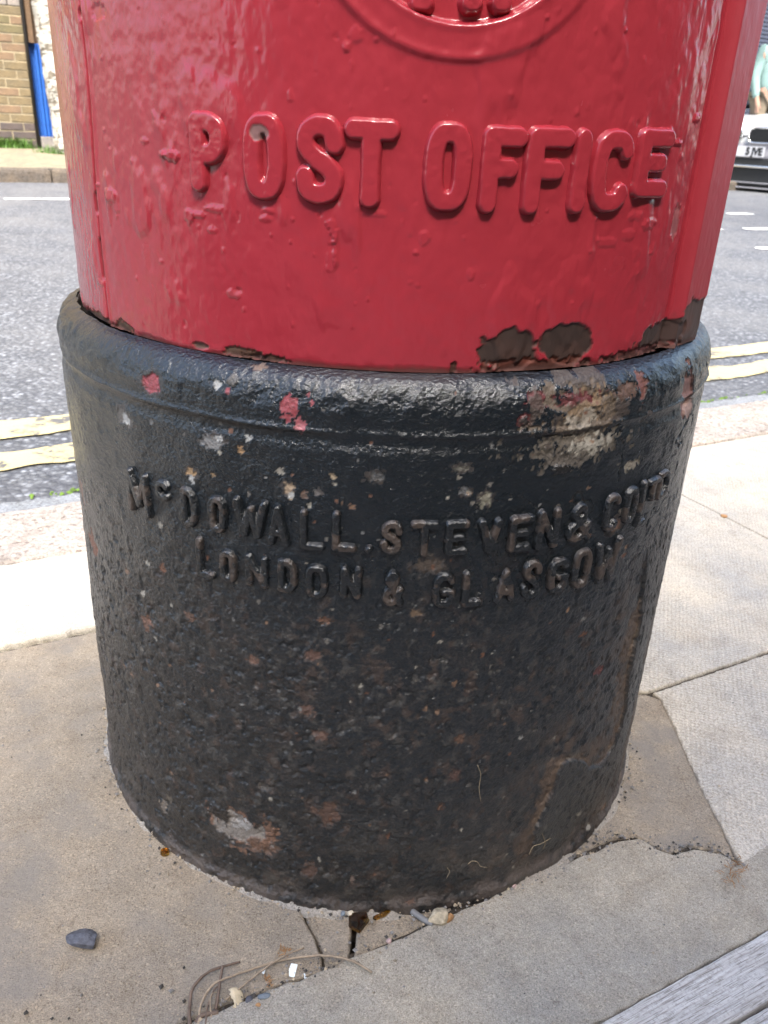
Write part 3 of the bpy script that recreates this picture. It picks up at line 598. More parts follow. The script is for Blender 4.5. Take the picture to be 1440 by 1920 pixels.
# door flange on the right: groove, crest, raised strip
tg0, tg1, tg2 = R_(48.0), R_(50.2), R_(51.6)
h = h*(1-.75*ss(tg0, tg0+.012, T)*ss(R_(96), R_(90), T))
prof += -.0022*ss(tg0-.004, tg0+.006, T)*ss(tg1+.012, tg1, T)+np.where(T > tg2, (.2282*math.cos(R_(1.6))/np.cos(np.clip(T, tg2, R_(60.5))-R_(50))-RB)*ss(R_(66), R_(60.5), T), .0042*ss(tg1, tg2, T))+.0016*np.exp(-((T-tg2-.004)/.008)**2)
C[..., 3] += .26*ss(tg1, tg2, T)
# bare iron patches along the foot
def chipr(px, py, rx, ry, c, depth=-.0011, rough=.5, sd=0, rg=.45, ang=0.):
    global h
    m = blob(T, Z, RB, px, py, rx, ry, sd, rg, ang); h = h+depth*m+.0005*ss(.1, .5, m)*ss(.9, .5, m); paint(C, m, c, rough)
    sel = m > .05; n_ = np.zeros_like(m); n_[sel] = ss(-.1, .25, fbm(A[sel]*90, Z[sel]*90, sd+7, 4)); paint(C, n_*m*.4, (c[0]*2.2, c[1]*1.6, c[2]*1.4), .8)
IRON = (.038, .022, .018)
chipr(957, 656, 52, 43, IRON, sd=1, rg=.35); chipr(1062, 645, 50, 40, IRON, sd=2, rg=.35); chipr(1010, 688, 100, 16, (.10, .03, .02), sd=3, rg=.7); chipr(1240, 633, 34, 30, IRON, sd=4, rg=.4); chipr(1283, 612, 22, 48, (.055, .03, .026), sd=5, rg=.35)
chipr(1200, 662, 60, 10, (.10, .03, .03), sd=6, rg=.8); chipr(180, 600, 20, 18, (.14, .075, .045), sd=7, rg=.6); chipr(232, 612, 18, 10, (.13, .07, .04), sd=8, rg=.7); chipr(455, 662, 34, 11, (.10, .055, .035), sd=9, rg=.6); chipr(500, 672, 40, 7, (.09, .045, .03), sd=10, rg=.7); chipr(850, 690, 6, 13, (.05, .02, .015), sd=11, rg=.5)
chipr(375, 648, 14, 6, (.09, .05, .035), sd=12)
foot = ss(ZS+.0045, ZS+.0005, Z+.006*fbm(A*55, Z*30, 30, 4, .65)); paint(C, foot*.85, (.075, .03, .024), .8); h -= .0006*foot
chipr(1268, 415, 6, 34, (.22, .06, .065), -.0005, .4, 13, .3)
for i, (x, y, rx, ry, d) in enumerate([(322, 292, 13, 8, .0022), (306, 288, 7, 5, .0015), (184, 22, 10, 14, -.0012), (440, 550, 12, 7, .0012), (447, 546, 6, 4, -.0016), (795, 448, 9, 12, .0012), (883, 515, 6, 8, .0010), (628, 440, 7, 12, .0018), (630, 470, 4, 26, .0013), (622, 492, 9, 22, .0010), (355, 405, 7, 12, .0014), (372, 402, 10, 5, .0012), (402, 392, 16, 6, .0011), (398, 432, 6, 5, .0011), (505, 395, 9, 4, .0011), (500, 410, 10, 5, .0012), (208, 365, 10, 12, .0012), (218, 380, 4, 22, .0009), (206, 395, 3, 22, .0009), (668, 65, 12, 12, .0008), (650, 85, 8, 7, .0009), (1270, 268, 6, 4, .0018), (1305, 222, 5, 6, .0015), (620, 420, 9, 7, .0013), (270, 265, 6, 5, .001), (545, 180, 4, 10, .001), (770, 530, 3, 3, .0008), (420, 470, 2, 4, .0008), (190, 530, 4, 5, .0009), (1140, 455, 16, 8, .0009), (1180, 440, 10, 9, .0009), (700, 400, 20, 6, .0008), (660, 120, 3, 9, .0008), (1215, 420, 12, 8, .0012), (1190, 405, 10, 7, .001)]):
    m = blob(T, Z, RB, x, y, rx*1.15, ry*1.15, 700+i, .5); m = m*m*(3-2*m); h += d*.45*m
for k in range(110):
    x = random.uniform(170, 1290); y = random.uniform(5, 640); s_ = random.uniform(1.5, 4); h += random.choice([.0003, .0004, .0006, -.0004])*blob(T, Z, RB, x, y, s_, s_*random.uniform(1, 2.2), 800+k, .3)
fl = blob(T, Z, RB, 441, 551, 12, 8, 990, .4); paint(C, fl*.4, (.30, .05, .06), .4)
# recessed disc of the royal cypher, mostly above the frame
tc, zc = cy(880, -200, RB); Ri = zc-cy(880, 44, RB)[1]; Ro = zc-cy(880, 120, RB)[1]
dd = np.hypot((T-tc)*RB*.89, Z-zc); h -= .0052*ss(Ri+.0008, Ri-.0012, dd); band = ss(Ro+.001, Ro-.003, dd)*ss(Ri-.0006, Ri+.0006, dd)
h += .0010*band+.0006*np.exp(-((dd-Ro+.002)/.0022)**2)*ss(-.25, .1, fbm(T*6, Z*6, 31, 3))+.0004*np.exp(-((dd-Ri-.0015)/.0016)**2)
lathe_field('body', th, zz, prof+h, C, RED, PB)
ring_mesh('upper_body', [(.2235, .6595), (.2240, .70), (.224, 1.28)], RED, PB, col=(*RC, .22))
ring_mesh('cap', [(.224, 1.28), (.255, 1.285), (.265, 1.30), (.265, 1.335), (.25, 1.35), (.19, 1.39), (.10, 1.42), (.002, 1.43)], RED, PB, col=(*RC, .22))
boxo('posting_slot', (0, -.226, 1.14), (.17, .02, .035), BLKP, PB, bev=.004)

# ---- raised lettering
def ell(cx, cy_, rx, ry, a0, a1, n=14): return [(cx+rx*math.cos(R_(a0+(a1-a0)*i/n)), cy_+ry*math.sin(R_(a0+(a1-a0)*i/n))) for i in range(n+1)]
def loop(a0=0, a1=360, e=.62, n=40):
    o = []
    for i in range(n+1):
        q = R_(a0+(a1-a0)*i/n); c_, s_ = math.cos(q), math.sin(q); o.append((.5+.5*math.copysign(abs(c_)**e, c_), .5+.5*math.copysign(abs(s_)**.8, s_)))
    return o
GLY = {'O': [loop()], 'C': [loop(38, 322)], 'G': [loop(38, 350), [(1., .42), (.58, .42)]],
 'P': [[(0, 0), (0, 1), (.5, 1)]+ell(.5, .74, .5, .26, 90, -90)+[(0, .48)]],
 'S': [[tuple(p) for p in catmull([(.97, .74), (.86, .93), (.5, 1), (.12, .91), (.05, .72), (.3, .56), (.7, .43), (.96, .27), (.86, .07), (.5, 0), (.12, .07), (.02, .26)], 5)]],
 'T': [[(0, 1), (1, 1)], [(.5, 1), (.5, 0)]], 'F': [[(0, 0), (0, 1), (1, 1)], [(0, .53), (.75, .53)]], 'I': [[(.5, 0), (.5, 1)]],
 'E': [[(1, 1), (0, 1), (0, 0), (1, 0)], [(0, .52), (.8, .52)]], 'L': [[(0, 1), (0, 0), (1, 0)]], 'N': [[(0, 0), (0, 1), (1, 0), (1, 1)]],
 'M': [[(0, 0), (.05, 1), (.5, .2), (.95, 1), (1, 0)]], 'W': [[(0, 1), (.25, 0), (.5, .8), (.75, 0), (1, 1)]], 'A': [[(0, 0), (.5, 1), (1, 0)], [(.2, .3), (.8, .3)]], 'V': [[(0, 1), (.5, 0), (1, 1)]],
 'D': [[(0, 0), (0, 1), (.4, 1)]+ell(.4, .5, .6, .5, 90, -90)+[(0, 0)]], '.': [[(.5, .0), (.5, .04)]],
 '&': [[tuple(p) for p in catmull([(1, 0), (.28, .66), (.2, .86), (.42, 1), (.66, .87), (.58, .68), (.12, .36), (.04, .14), (.34, 0), (.7, .1), (1, .42)], 5)]],
 'foot': [[(.5, 1), (.5, .2)], [(.5, .35), (.25, 0), (.75, 0), (.5, .35)]]}
def relief(ch, t0, t1, z0, z1, r0, hw, H, bev, mat, col, rough, seed, st=.0007, nz=.0004, name='letter', wear=None, warp=.0006, chipat=None):
    """raised letter hugging the cylinder between angles t0..t1 and heights z0..z1; hw = half stroke width"""
    x0, x1 = t0*r0+hw, t1*r0-hw; y0, y1 = z0+hw, z1-hw
    if x1-x0 < .001: c_ = (x0+x1)/2; x0, x1 = c_-.0005, c_+.0005
    mg = hw+bev*.6+.001
    gx = np.arange(x0-mg, x1+mg, st); gz = np.arange(y0-mg, y1+mg, st); X, Y = np.meshgrid(gx, gz); D = np.full(X.shape, 9.)
    Xw = X+warp*2*fbm(X*130, Y*130, seed, 3); Yw = Y+warp*2*fbm(X*130, Y*130, seed+9, 3)
    for stroke in GLY[ch]:
        for a, b in zip(stroke[:-1], stroke[1:]):
            ax, ay = x0+a[0]*(x1-x0), y0+a[1]*(y1-y0); bx_, by = x0+b[0]*(x1-x0), y0+b[1]*(y1-y0); dx, dy = bx_-ax, by-ay
            q = np.clip(((Xw-ax)*dx+(Yw-ay)*dy)/(dx*dx+dy*dy+1e-12), 0, 1); D = np.minimum(D, np.hypot(Xw-ax-q*dx, Yw-ay-q*dy))
    t_ = ss(hw+bev*.5, hw-bev*.5, D); crown = np.sqrt(np.clip(1-(D/(hw*1.4))**2, 0, 1)); hgt = H*t_*(.9+.1*crown)-.0011*ss(hw+bev*.1, hw+bev*.6, D)-.0002+t_*nz*2*fbm(X*300, Y*300, seed+3, 4, .6)
    C_ = np.zeros((*X.shape, 4)); C_[..., :3] = col; C_[..., 3] = rough
    if wear is not None: wm = t_*ss(-.05, .14, fbm(X*110, Y*110, seed+5, 4)+wear[1]); paint(C_, wm*.8, wear[0], .6)
    if chipat: dd_ = np.hypot((X-(x0+chipat[0]*(x1-x0)))/chipat[2], (Y-(y0+chipat[1]*(y1-y0)))/chipat[3])+.5*fbm(X*300, Y*300, seed, 3); cm = ss(1.05, .9, dd_); hgt -= .0006*cm; paint(C_, cm, (.19, .09, .085), .5)
    keepv = D < hw+bev*.6; n = X.shape[1]
    i, j = np.meshgrid(np.arange(X.shape[0]-1), np.arange(n-1), indexing='ij'); i = i.ravel(); j = j.ravel()
    kf = keepv[i, j] & keepv[i, j+1] & keepv[i+1, j] & keepv[i+1, j+1]; i, j = i[kf], j[kf]; F = np.stack([i*n+j, i*n+j+1, (i+1)*n+j+1, (i+1)*n+j], -1)
    used, inv = np.unique(F, return_inverse=True); th_ = (X/r0).ravel()[used]; rr_ = r0+hgt.ravel()[used]
    V = np.stack([rr_*np.sin(th_), -rr_*np.cos(th_), Y.ravel()[used]], -1)
    return mesh_obj(name, V, inv.reshape(F.shape), mat, PB, True, attr=C_.reshape(-1, 4)[used])
def place(ch, xl, xr, yt, yb, r0, hw, H, bev, mat, col, rough, seed, **k):
    xm = (xl+xr)/2; ym = (yt+yb)/2; t0 = cy(xl, ym, r0+H)[0]; t1 = cy(xr, ym, r0+H)[0]; z1 = cy(xm, yt, r0+H*.6)[1]; z0 = cy(xm, yb, r0+H*.6)[1]
    if k.pop('rz', None) is not None: pass
    return relief(ch, t0, t1, z0, z1, r0, hw, H, bev, mat, col, rough, seed, **k)
for i, (ch, a, b, c, d) in enumerate([('P', 352, 421, 208, 362), ('O', 452, 532, 210, 376), ('S', 550, 646, 214, 384), ('T', 641, 748, 222, 392), ('O', 795, 888, 228, 398), ('F', 903, 988, 236, 402), ('F', 987, 1076, 238, 404), ('I', 1072, 1112, 240, 402), ('C', 1113, 1190, 242, 398), ('E', 1199, 1262, 240, 372)]):
    place(ch, a, b, c, d, RB, .0047, .0035, .0021, RED, RC, .14, 10+i, warp=.0004, nz=.0002, chipat=(.35, .86, .005, .0035) if i == 1 else None)
L1_ = [('M', 236, 275, 884, 962), ('C', 288, 314, 900, 938), ('D', 336, 367, 916, 988), ('O', 386, 421, 931, 999), ('W', 434, 500, 937, 1010), ('A', 498, 541, 948, 1025), ('L', 560, 608, 957, 1032), ('L', 621, 670, 961, 1036), ('.', 682, 700, 1020, 1038), ('S', 713, 756, 978, 1040), ('T', 769, 825, 978, 1045), ('E', 836, 881, 978, 1042), ('V', 898, 943, 974, 1038), ('E', 958, 1002, 968, 1034), ('N', 1010, 1052, 956, 1029), ('&', 1069, 1114, 945, 1015), ('C', 1138, 1165, 927, 995), ('O', 1176, 1198, 914, 978), ('L', 1204, 1220, 900, 980), ('T', 1220, 1239, 896, 936), ('D', 1240, 1258, 882, 928)]
L2_ = [('L', 365, 398, 1010, 1082), ('O', 408, 441, 1032, 1092), ('N', 458, 501, 1042, 1102), ('D', 518, 557, 1050, 1112), ('O', 570, 614, 1060, 1123), ('N', 636, 678, 1064, 1124), ('&', 716, 759, 1071, 1138), ('G', 812, 856, 1076, 1139), ('L', 868, 910, 1072, 1137), ('A', 930, 971, 1068, 1130), ('S', 982, 1018, 1052, 1122), ('G', 1032, 1069, 1048, 1110), ('O', 1078, 1111, 1030, 1101), ('W', 1120, 1164, 1014, 1088)]
for i, (ch, a, b, c, d) in enumerate(L1_+L2_):
    wr = ((.06, .042, .032), -.07 if i < 9 else .0)
    place(ch, a, b, c, d, RP, .0023, .0031, .0017, BLACK, (.0085, .0105, .0125), .2, 60+i, st=.0005, nz=.0004, wear=wr, warp=.0005)
for x in (793, 887, 945): place('foot', x-27, x+27, -60, 26, RB-.0052, .0042, .0046, .003, RED, RC, .2, 200+x)

# ---- pale mortar fillet round the foot
n = 1100; th_ = np.linspace(R_(-100), R_(100), n); prf = np.linspace(0, 1, 14); TT, QQ = np.meshgrid(th_, prf, indexing='ij')
wd = .0015+.009*np.clip(fbm(TT*5, TT*0, 70, 4)+.35, 0, 1)*1.5; gone = ss(R_(4), R_(10), TT)*ss(R_(30), R_(22), TT)
rr_ = .2385+QQ*(wd+.002); z_ = (.0068+.003*fbm(TT*9, TT*0, 71, 3))*(1-QQ)**1.6*(1-gone)-.0022*ss(.8, 1., QQ)+.0012*2*fbm(TT*40, rr_*300, 72, 4)*(1-QQ)-.004*gone-.0012-.002*ss(.0, -.16, fbm(TT*7, TT*0, 73, 4))
V = np.stack([rr_*np.sin(TT), -rr_*np.cos(TT), z_], -1).reshape(-1, 3); i, j = np.meshgrid(np.arange(n-1), np.arange(13), indexing='ij'); F = np.stack([i*14+j, i*14+j+1, (i+1)*14+j+1, (i+1)*14+j], -1).reshape(-1, 4)
mesh_obj('mortar_fillet', V, F, FILLET, pave, True)

# ------------------------------------------------------------------ timber boards, bottom right
bd = empty('timber_sill', (*uv(0, -.352), 0), AU, 'weathered grey timber boards at the front edge of the pavement', 'boards')
ub = touv(gp(1290, 1830))[0]
for k, (v0, v1) in enumerate(((-.036, 0), (-.076, -.0385), (-.116, -.0785), (-.156, -.1185))):
    bm = bmesh.new(); box(bm, (0, 0, 0), (1.5, v1-v0, .03), bev=.0016); bmesh.ops.subdivide_edges(bm, edges=[e for e in bm.edges if e.calc_length() > 1], cuts=220)
    for v in bm.verts: v.co.z += .0009*float(fbm(np.array(v.co.x*60), np.array(v.co.y*200+k*9), 5, 3)); v.co.y += .0015*float(fbm(np.array(v.co.x*50), np.array(k*7.), 6, 4))
    bm_obj('board', bm, WOOD, bd, loc=(ub, (v0+v1)/2, -.0095))

# ------------------------------------------------------------------ litter
def pebble(name, px, py, size, mat, label, cat='stone', seed=0, z=0., flat=.6, sub=2, cut=6, group='small stones and pebbles lying round the pillar box', lift=.5, rz=None):
    r = random.Random(seed); bm = bmesh.new(); bmesh.ops.create_icosphere(bm, subdivisions=sub, radius=1)
    pl = [(Vector((r.gauss(0, 1), r.gauss(0, 1), r.gauss(0, 1))).normalized(), r.uniform(.55, .86)) for _ in range(cut)]
    for v in bm.verts:
        for nrm, d in pl:
            e = v.co.dot(nrm)-d
            if e > 0: v.co -= nrm*e
        v.co *= 1+.04*(r.random()-.5)
    sx, sy, sz = (size if hasattr(size, '__len__') else (size, size*.8, size*flat))
    for v in bm.verts: v.co = Vector((v.co.x*sx/2, v.co.y*sy/2, v.co.z*sz/2+sz/2*lift*2*.85))
    p = gp(px, py, z); o = bm_obj(name, bm, mat, loc=(p[0], p[1], z), rz=r.random()*6 if rz is None else rz); return tag(o, label, cat, group)
DST = m_simple('dark_blue_stone', (.075, .078, .095), .7, .5, 250, bump=.6, bs=500, bd=.001); TST = m_simple('buff_flint', (.42, .36, .26), .75, .5, 220, bump=.5, bs=600); OST = m_simple('orange_flint', (.42, .23, .10), .7, .3, 200)
GST = m_simple('slate_grey_stone', (.15, .18, .21), .7, .3, 200); PST = m_simple('cream_stone', (.55, .49, .38), .7, .25, 200); KST = m_simple('pink_stone', (.5, .36, .34), .7, .3, 300)
SHELL = m_simple('shell_white', (.52, .44, .30), .45, .25, 160); FOIL = m_simple('white_plastic_scrap', (.75, .82, .84), .35, .1, 50)
AMB = m_glass('amber_glass', (.62, .30, .02)); AMB.use_nodes = True; DAMB = m_glass('dark_amber_glass', (.22, .11, .02))
TW = m_simple('dry_twig', (.14, .10, .075), .8, .35, 200); TW2 = m_simple('pale_dry_stem', (.30, .235, .165), .8, .3, 200); DRY = m_simple('dry_brown_plant', (.30, .17, .08), .8, .4, 200)
pebble('stone', 157, 1772, (.0255, .0155, .0135), DST, 'dark blue grey angular stone lying alone on the mortar at lower left', seed=4, z=zt, cut=22, lift=.5, rz=-.35, sub=4)
pebble('stone', 820, 1728, (.0175, .0135, .0125), TST, 'buff and grey flint wedged against the foot of the black base', seed=11, z=zt, cut=10, sub=3, rz=.4)
pebble('stone', 843, 1727, (.0065, .008, .009), OST, 'small orange stone against the right end of the buff flint', seed=12, z=zt)
pebble('stone', 643, 1716, (.0045, .004, .004), GST, 'tiny slate blue pebble at the foot beside the brown glass', seed=13, z=zt)
pebble('stone', 657, 1716, (.0050, .0045, .0045), PST, 'tiny cream pebble sitting on the edge of the brown glass', seed=14, z=zt+.002)
pebble('stone', 729, 1767, (.0042, .004, .004), KST, 'tiny pink pebble on the long crack', seed=15, z=zt)
pebble('stone', 963, 1664, (.0052, .005, .005), KST, 'small pinkish brown stone where the slab meets the black base', seed=16, z=zt)
pebble('stone', 951, 1668, (.0035, .004, .004), TST, 'tiny buff chip next to the pinkish brown stone', seed=17, z=zt)
pebble('stone', 210, 1417, (.0045, .0035, .003), PST, 'tiny cream pebble against the left side of the base', seed=18, z=zt)
pebble('stone', 495, 1870, (.0085, .005, .003), GST, 'flat slate grey pebble in the crack beside the shell', seed=19, z=zt+.001)
pebble('stone', 466, 1877, (.006, .005, .003), DST, 'small dark pebble touching the shell in the crack', seed=20, z=zt)
pebble('stone', 484, 1886, (.0036, .003, .002), OST, 'tiny tan chip on the slab below the grey pebble', seed=21, z=.0035)
pebble('stone', 1357, 970, (.010, .008, .006), OST, 'small brown stone in the joint between pale slabs at right', seed=22, z=.0005)
pebble('stone', 775, 1716, (.0038, .0035, .0035), FOIL, 'tiny bluish white chip beside the grey rubber strip', seed=23, z=zt)
for k, (x, y) in enumerate([(548, 1815), (572, 1778), (502, 1846)]):
    pass
# scraps
def flat_scrap(name, px, py, pts, mat, label, cat, z, th_=.0004, tilt=.2, bow=0.):
    p = gp(px, py, z); n = len(pts); V = [(x*.001, y*.001, th_+tilt*y*.001*.6+bow*x*x*1e-3*.02) for x, y in pts]+[(x*.001, y*.001, tilt*y*.001*.6+bow*x*x*1e-3*.02) for x, y in pts]
    F = [tuple(range(n)), tuple(range(2*n-1, n-1, -1))]+[(i, n+i, n+(i+1) % n, (i+1) % n) for i in range(n)]; mn = min(v[2] for v in V)
    o = mesh_obj(name, [(a, b, c-mn) for a, b, c in V], F, mat, loc=(p[0], p[1], z)); return tag(o, label, cat, 'white plastic scraps by the crack')
flat_scrap('plastic_scrap', 549, 1822, [(-2, -3.5), (1.5, -4), (2.2, 0), (2.8, 3.4), (-1.5, 4), (-2.6, .5)], FOIL, 'folded white plastic scrap beside the twig end', 'scrap', zt, tilt=.5)
flat_scrap('plastic_scrap', 573, 1834, [(-1.6, 2.4), (-.6, 2.6), (.4, .2), (2., -1.2), (1.6, -2.4), (-.6, -1.2)], FOIL, 'small curved white plastic scrap above the crack', 'scrap', zt, tilt=.2)
flat_scrap('plastic_scrap', 494, 1822, [(-1, 1), (0, 0), (1.2, 1.4), (.6, -1.8), (-.8, -1.2)], FOIL, 'tiny white plastic fleck on the curved twig', 'scrap', zt+.002)
# shell
bm = bmesh.new(); bmesh.ops.create_uvsphere(bm, u_segments=20, v_segments=12, radius=1)
bmesh.ops.delete(bm, geom=[v for v in bm.verts if v.co.z < .12 or v.co.x < -.45 or v.co.y < -.75+.5*v.co.x], context='VERTS')
for v in bm.verts: v.co = Vector((v.co.x*.0062*(1+.3*v.co.y), v.co.y*.0085, v.co.z*.0026+.00035*math.sin(v.co.x*16+v.co.y*4)))
p = gp(440, 1880, zt); o = bm_obj('shell', bm, SHELL, smooth=True, loc=(p[0], p[1], zt+.001), rz=.55); o.rotation_euler = (.5, .25, .55); o.modifiers.new('s', 'SOLIDIFY').thickness = .0006
tag(o, 'cream and orange broken shell at the wide end of the crack', 'shell')
# amber glass
def shard(px, py, poly, h_, mat, label, z, rz=0, tl=(0, 0)):
    p = gp(px, py, z); bm = bmesh.new(); vs = [bm.verts.new((x*.001, y*.001, 0)) for x, y in poly]; f = bm.faces.new(vs); r = bmesh.ops.extrude_face_region(bm, geom=[f]); top = [v for v in r['geom'] if isinstance(v, bmesh.types.BMVert)]
    for v in top: v.co.z += h_; v.co.x *= .9; v.co.y *= .9
    bmesh.ops.bevel(bm, geom=list(bm.edges), offset=h_*.12, segments=2, affect='EDGES'); o = bm_obj('glass_shard', bm, mat, loc=(p[0], p[1], z+.0008), rz=rz); o.rotation_euler = (tl[0], tl[1], rz); return tag(o, label, 'glass', 'bottle glass shards at the foot of the box')
shard(672, 1732, [(-7, 6), (6, 7), (8, 1), (1, -8), (-7, -3)], .004, DAMB, 'dark brown bottle glass shard against the foot of the base', zt, 0, (.12, -.1))
shard(716, 1718, [(-7, -2), (5, 3), (7, 2), (3, -1), (-5, -4)], .0028, AMB, 'thin amber glass sliver with a bright yellow tip', zt, .1, (.1, 0))
shard(309, 1602, [(-3.4, 1.6), (0, 3), (3.4, 1.2), (3, -2.2), (-.6, -3.2), (-3.4, -1.2)], .0042, AMB, 'small chunk of amber glass glinting beside the base at left', zt, .3, (.1, .15))
# grey rubber strip
P0 = [gp(x, y, zt) for x, y in [(772, 1712), (786, 1722), (800, 1731), (812, 1735)]]; cp_ = catmull([p+np.array([0, 0, .002]) for p in P0], 6)
V, F = tube(cp_, [.0022]*len(cp_), 10); V = np.array(V); c0 = V.mean(0); c0[2] = zt
tag(mesh_obj('rubber_strip', [tuple(v-c0) for v in V], F, m_simple('grey_rubber', (.19, .19, .19), .6), smooth=True, loc=tuple(c0)), 'short bent grey rubber strip leaning by the buff flint', 'strip')
# twigs
def twig(pts, r0, r1, mat, label, zs=None, cat='twig'):
    P = [gp(x, y, zt) for x, y in pts]; zs = zs or [.003]*len(P); P = [p+np.array([0, 0, z]) for p, z in zip(P, zs)]; Q = catmull(P, 7); n = len(Q)
    for q in Q: q += np.array([random.uniform(-1, 1), random.uniform(-1, 1), 0])*.00018
    V, F = tube(Q, [r0+(r1-r0)*i/(n-1) for i in range(n)], 8, .25); V = np.array(V); c0 = V.mean(0); c0[2] = zt
    o = mesh_obj('twig', [tuple(v-c0) for v in V], F, mat, smooth=True, loc=tuple(c0)); return tag(o, label, cat, 'dry twigs and stems over the crack')
twig([(356, 1930), (356, 1890), (364, 1862), (390, 1835), (425, 1818), (450, 1807)], .0013, .0007, TW, 'dark curved twig hooking round at the left of the crack', [.002, .004, .006, .006, .004, .002])
twig([(372, 1925), (378, 1890), (400, 1860), (440, 1842), (480, 1826), (520, 1812), (565, 1806), (612, 1805), (660, 1817), (697, 1833)], .0008, .0008, TW2, 'long arching pale stem crossing the crack onto the near slab', [.001, .004, .007, .007, .006, .005, .006, .007, .008, .005])
twig([(424, 1880), (470, 1846), (510, 1822), (540, 1806), (570, 1787)], .0007, .0005, TW2, 'straight thin pale stem crossing the arching stem', [.003, .005, .008, .009, .005])
twig([(404, 1895), (412, 1862), (418, 1828)], .0011, .0009, TW, 'short upright brown twig among the curved ones', [.001, .006, .009])
twig([(385, 1925), (390, 1895), (402, 1868), (412, 1858)], .0006, .0005, TW, 'thin dark stem inside the bend of the curved twig', [.001, .004, .006, .005])
twig([(410, 1900), (380, 1908), (366, 1918)], .0016, .0012, TW, 'stubby brown twig lying in the wide end of the crack', [.001, .002, .001])
twig([(396, 1912), (396, 1880), (410, 1866)], .0005, .0004, TW2, 'fine pale stem beside the stubby twig', [.001, .006, .004])
twig([(512, 1812), (518, 1795), (524, 1780)], .0004, .0003, TW2, 'hair thin stalk above the long stem', [.001, .002, .001])
def tuft(pts, n, size, label, z):
    V = []; F = []; P = [gp(x, y, z) for x, y in pts]; c0 = P[0].copy(); c0[2] = z
    for i in range(n):
        c = random.choice(P)+np.array([random.gauss(0, size), random.gauss(0, size), 0]); q = random.random()*6.28; b = c+np.array([math.cos(q), math.sin(q), random.uniform(.1, .9)])*size*random.uniform(.6, 1.6)
        v, f = tube([c, (c+b)/2+np.array([0, 0, size*.2]), b], [.00035, .0003, .0002], 4); n0 = len(V); V += v; F += [tuple(n0+k for k in ff) for ff in f]
    return tag(mesh_obj('dry_weed', [tuple(v-c0) for v in V], F, DRY, loc=tuple(c0)), label, 'weed')
tuft([(1375, 1632), (1388, 1622), (1368, 1648)], 46, .0035, 'dry straw coloured weed where three slabs meet at right', .0035)
tuft([(529, 1783), (534, 1786)], 22, .002, 'tiny dry orange seed head above the stems', zt)
tuft([(500, 1838), (504, 1846)], 22, .0018, 'tiny dry brown seed head below the stems', zt)
# loose grit gathered along the cracks and round the foot
GR = [m_simple('grit_grey', (.20, .19, .18), .8, .5, 300), m_simple('grit_tan', (.34, .28, .2), .8, .5, 300), m_simple('grit_dark', (.05, .045, .04), .8, .5, 300)]
for gi, gm in enumerate(GR):
    V = []; F = []
    for k in range((620, 560, 230)[gi]):
        q = random.random()
        if q < .5: i_ = random.randrange(len(ck)-1); p = ck[i_]+(ck[i_+1]-ck[i_])*random.random()+VX*random.gauss(.003, .004)+UX*random.gauss(0, .004)
        elif q < .82: a_ = random.uniform(R_(-85), R_(85)); rr0 = .2405+abs(random.gauss(0, .007)); p = np.array([rr0*math.sin(a_), -rr0*math.cos(a_)])
        else: p = np.array(G(random.uniform(0, 1440), random.uniform(1250, 1915)))
        if math.hypot(*p) < .2395: continue
        s_ = abs(random.gauss(0, .0007))+.00035; n0 = len(V); z0 = .0004
        for d_ in ((1, 0, 0), (-1, 0, 0), (0, 1, 0), (0, -1, 0), (0, 0, 1), (0, 0, -1)): V.append((p[0]+d_[0]*s_*random.uniform(.6, 1.2), p[1]+d_[1]*s_*random.uniform(.6, 1.2), z0+d_[2]*s_*.8))
        F += [tuple(n0+c for c in t_) for t_ in ((0, 2, 4), (2, 1, 4), (1, 3, 4), (3, 0, 4), (2, 0, 5), (1, 2, 5), (3, 1, 5), (0, 3, 5))]
    tag(mesh_obj('grit', V, F, gm), ['fine grey grit scattered along the crack and round the foot', 'fine tan grit scattered along the crack and round the foot', 'fine dark grit scattered along the crack and round the foot'][gi], 'grit', kind='stuff')
# roots / cobweb hairs on the black base are fine geometry too
RLM = m_simple('pale_rootlet', (.25, .2, .13), .8)
for pts in [[(876, 1618), (884, 1612), (894, 1614), (900, 1622), (912, 1624)], [(1016, 1590), (1020, 1578), (1014, 1560), (1008, 1548)], [(990, 1600), (998, 1585), (1012, 1580), (1030, 1570)], [(894, 1432), (900, 1450), (897, 1475), (900, 1500)], [(836, 1645), (842, 1632), (838, 1625)]]:
    P = []
    for x, y in pts: t_, z_ = cy(x, y, RP+.001); P.append(np.array([(RP+.0022)*math.sin(t_), -(RP+.0022)*math.cos(t_), z_]))
    v, f = tube(catmull(P, 5), .00028, 5); mesh_obj('rootlet', v, f, RLM, PB, True)


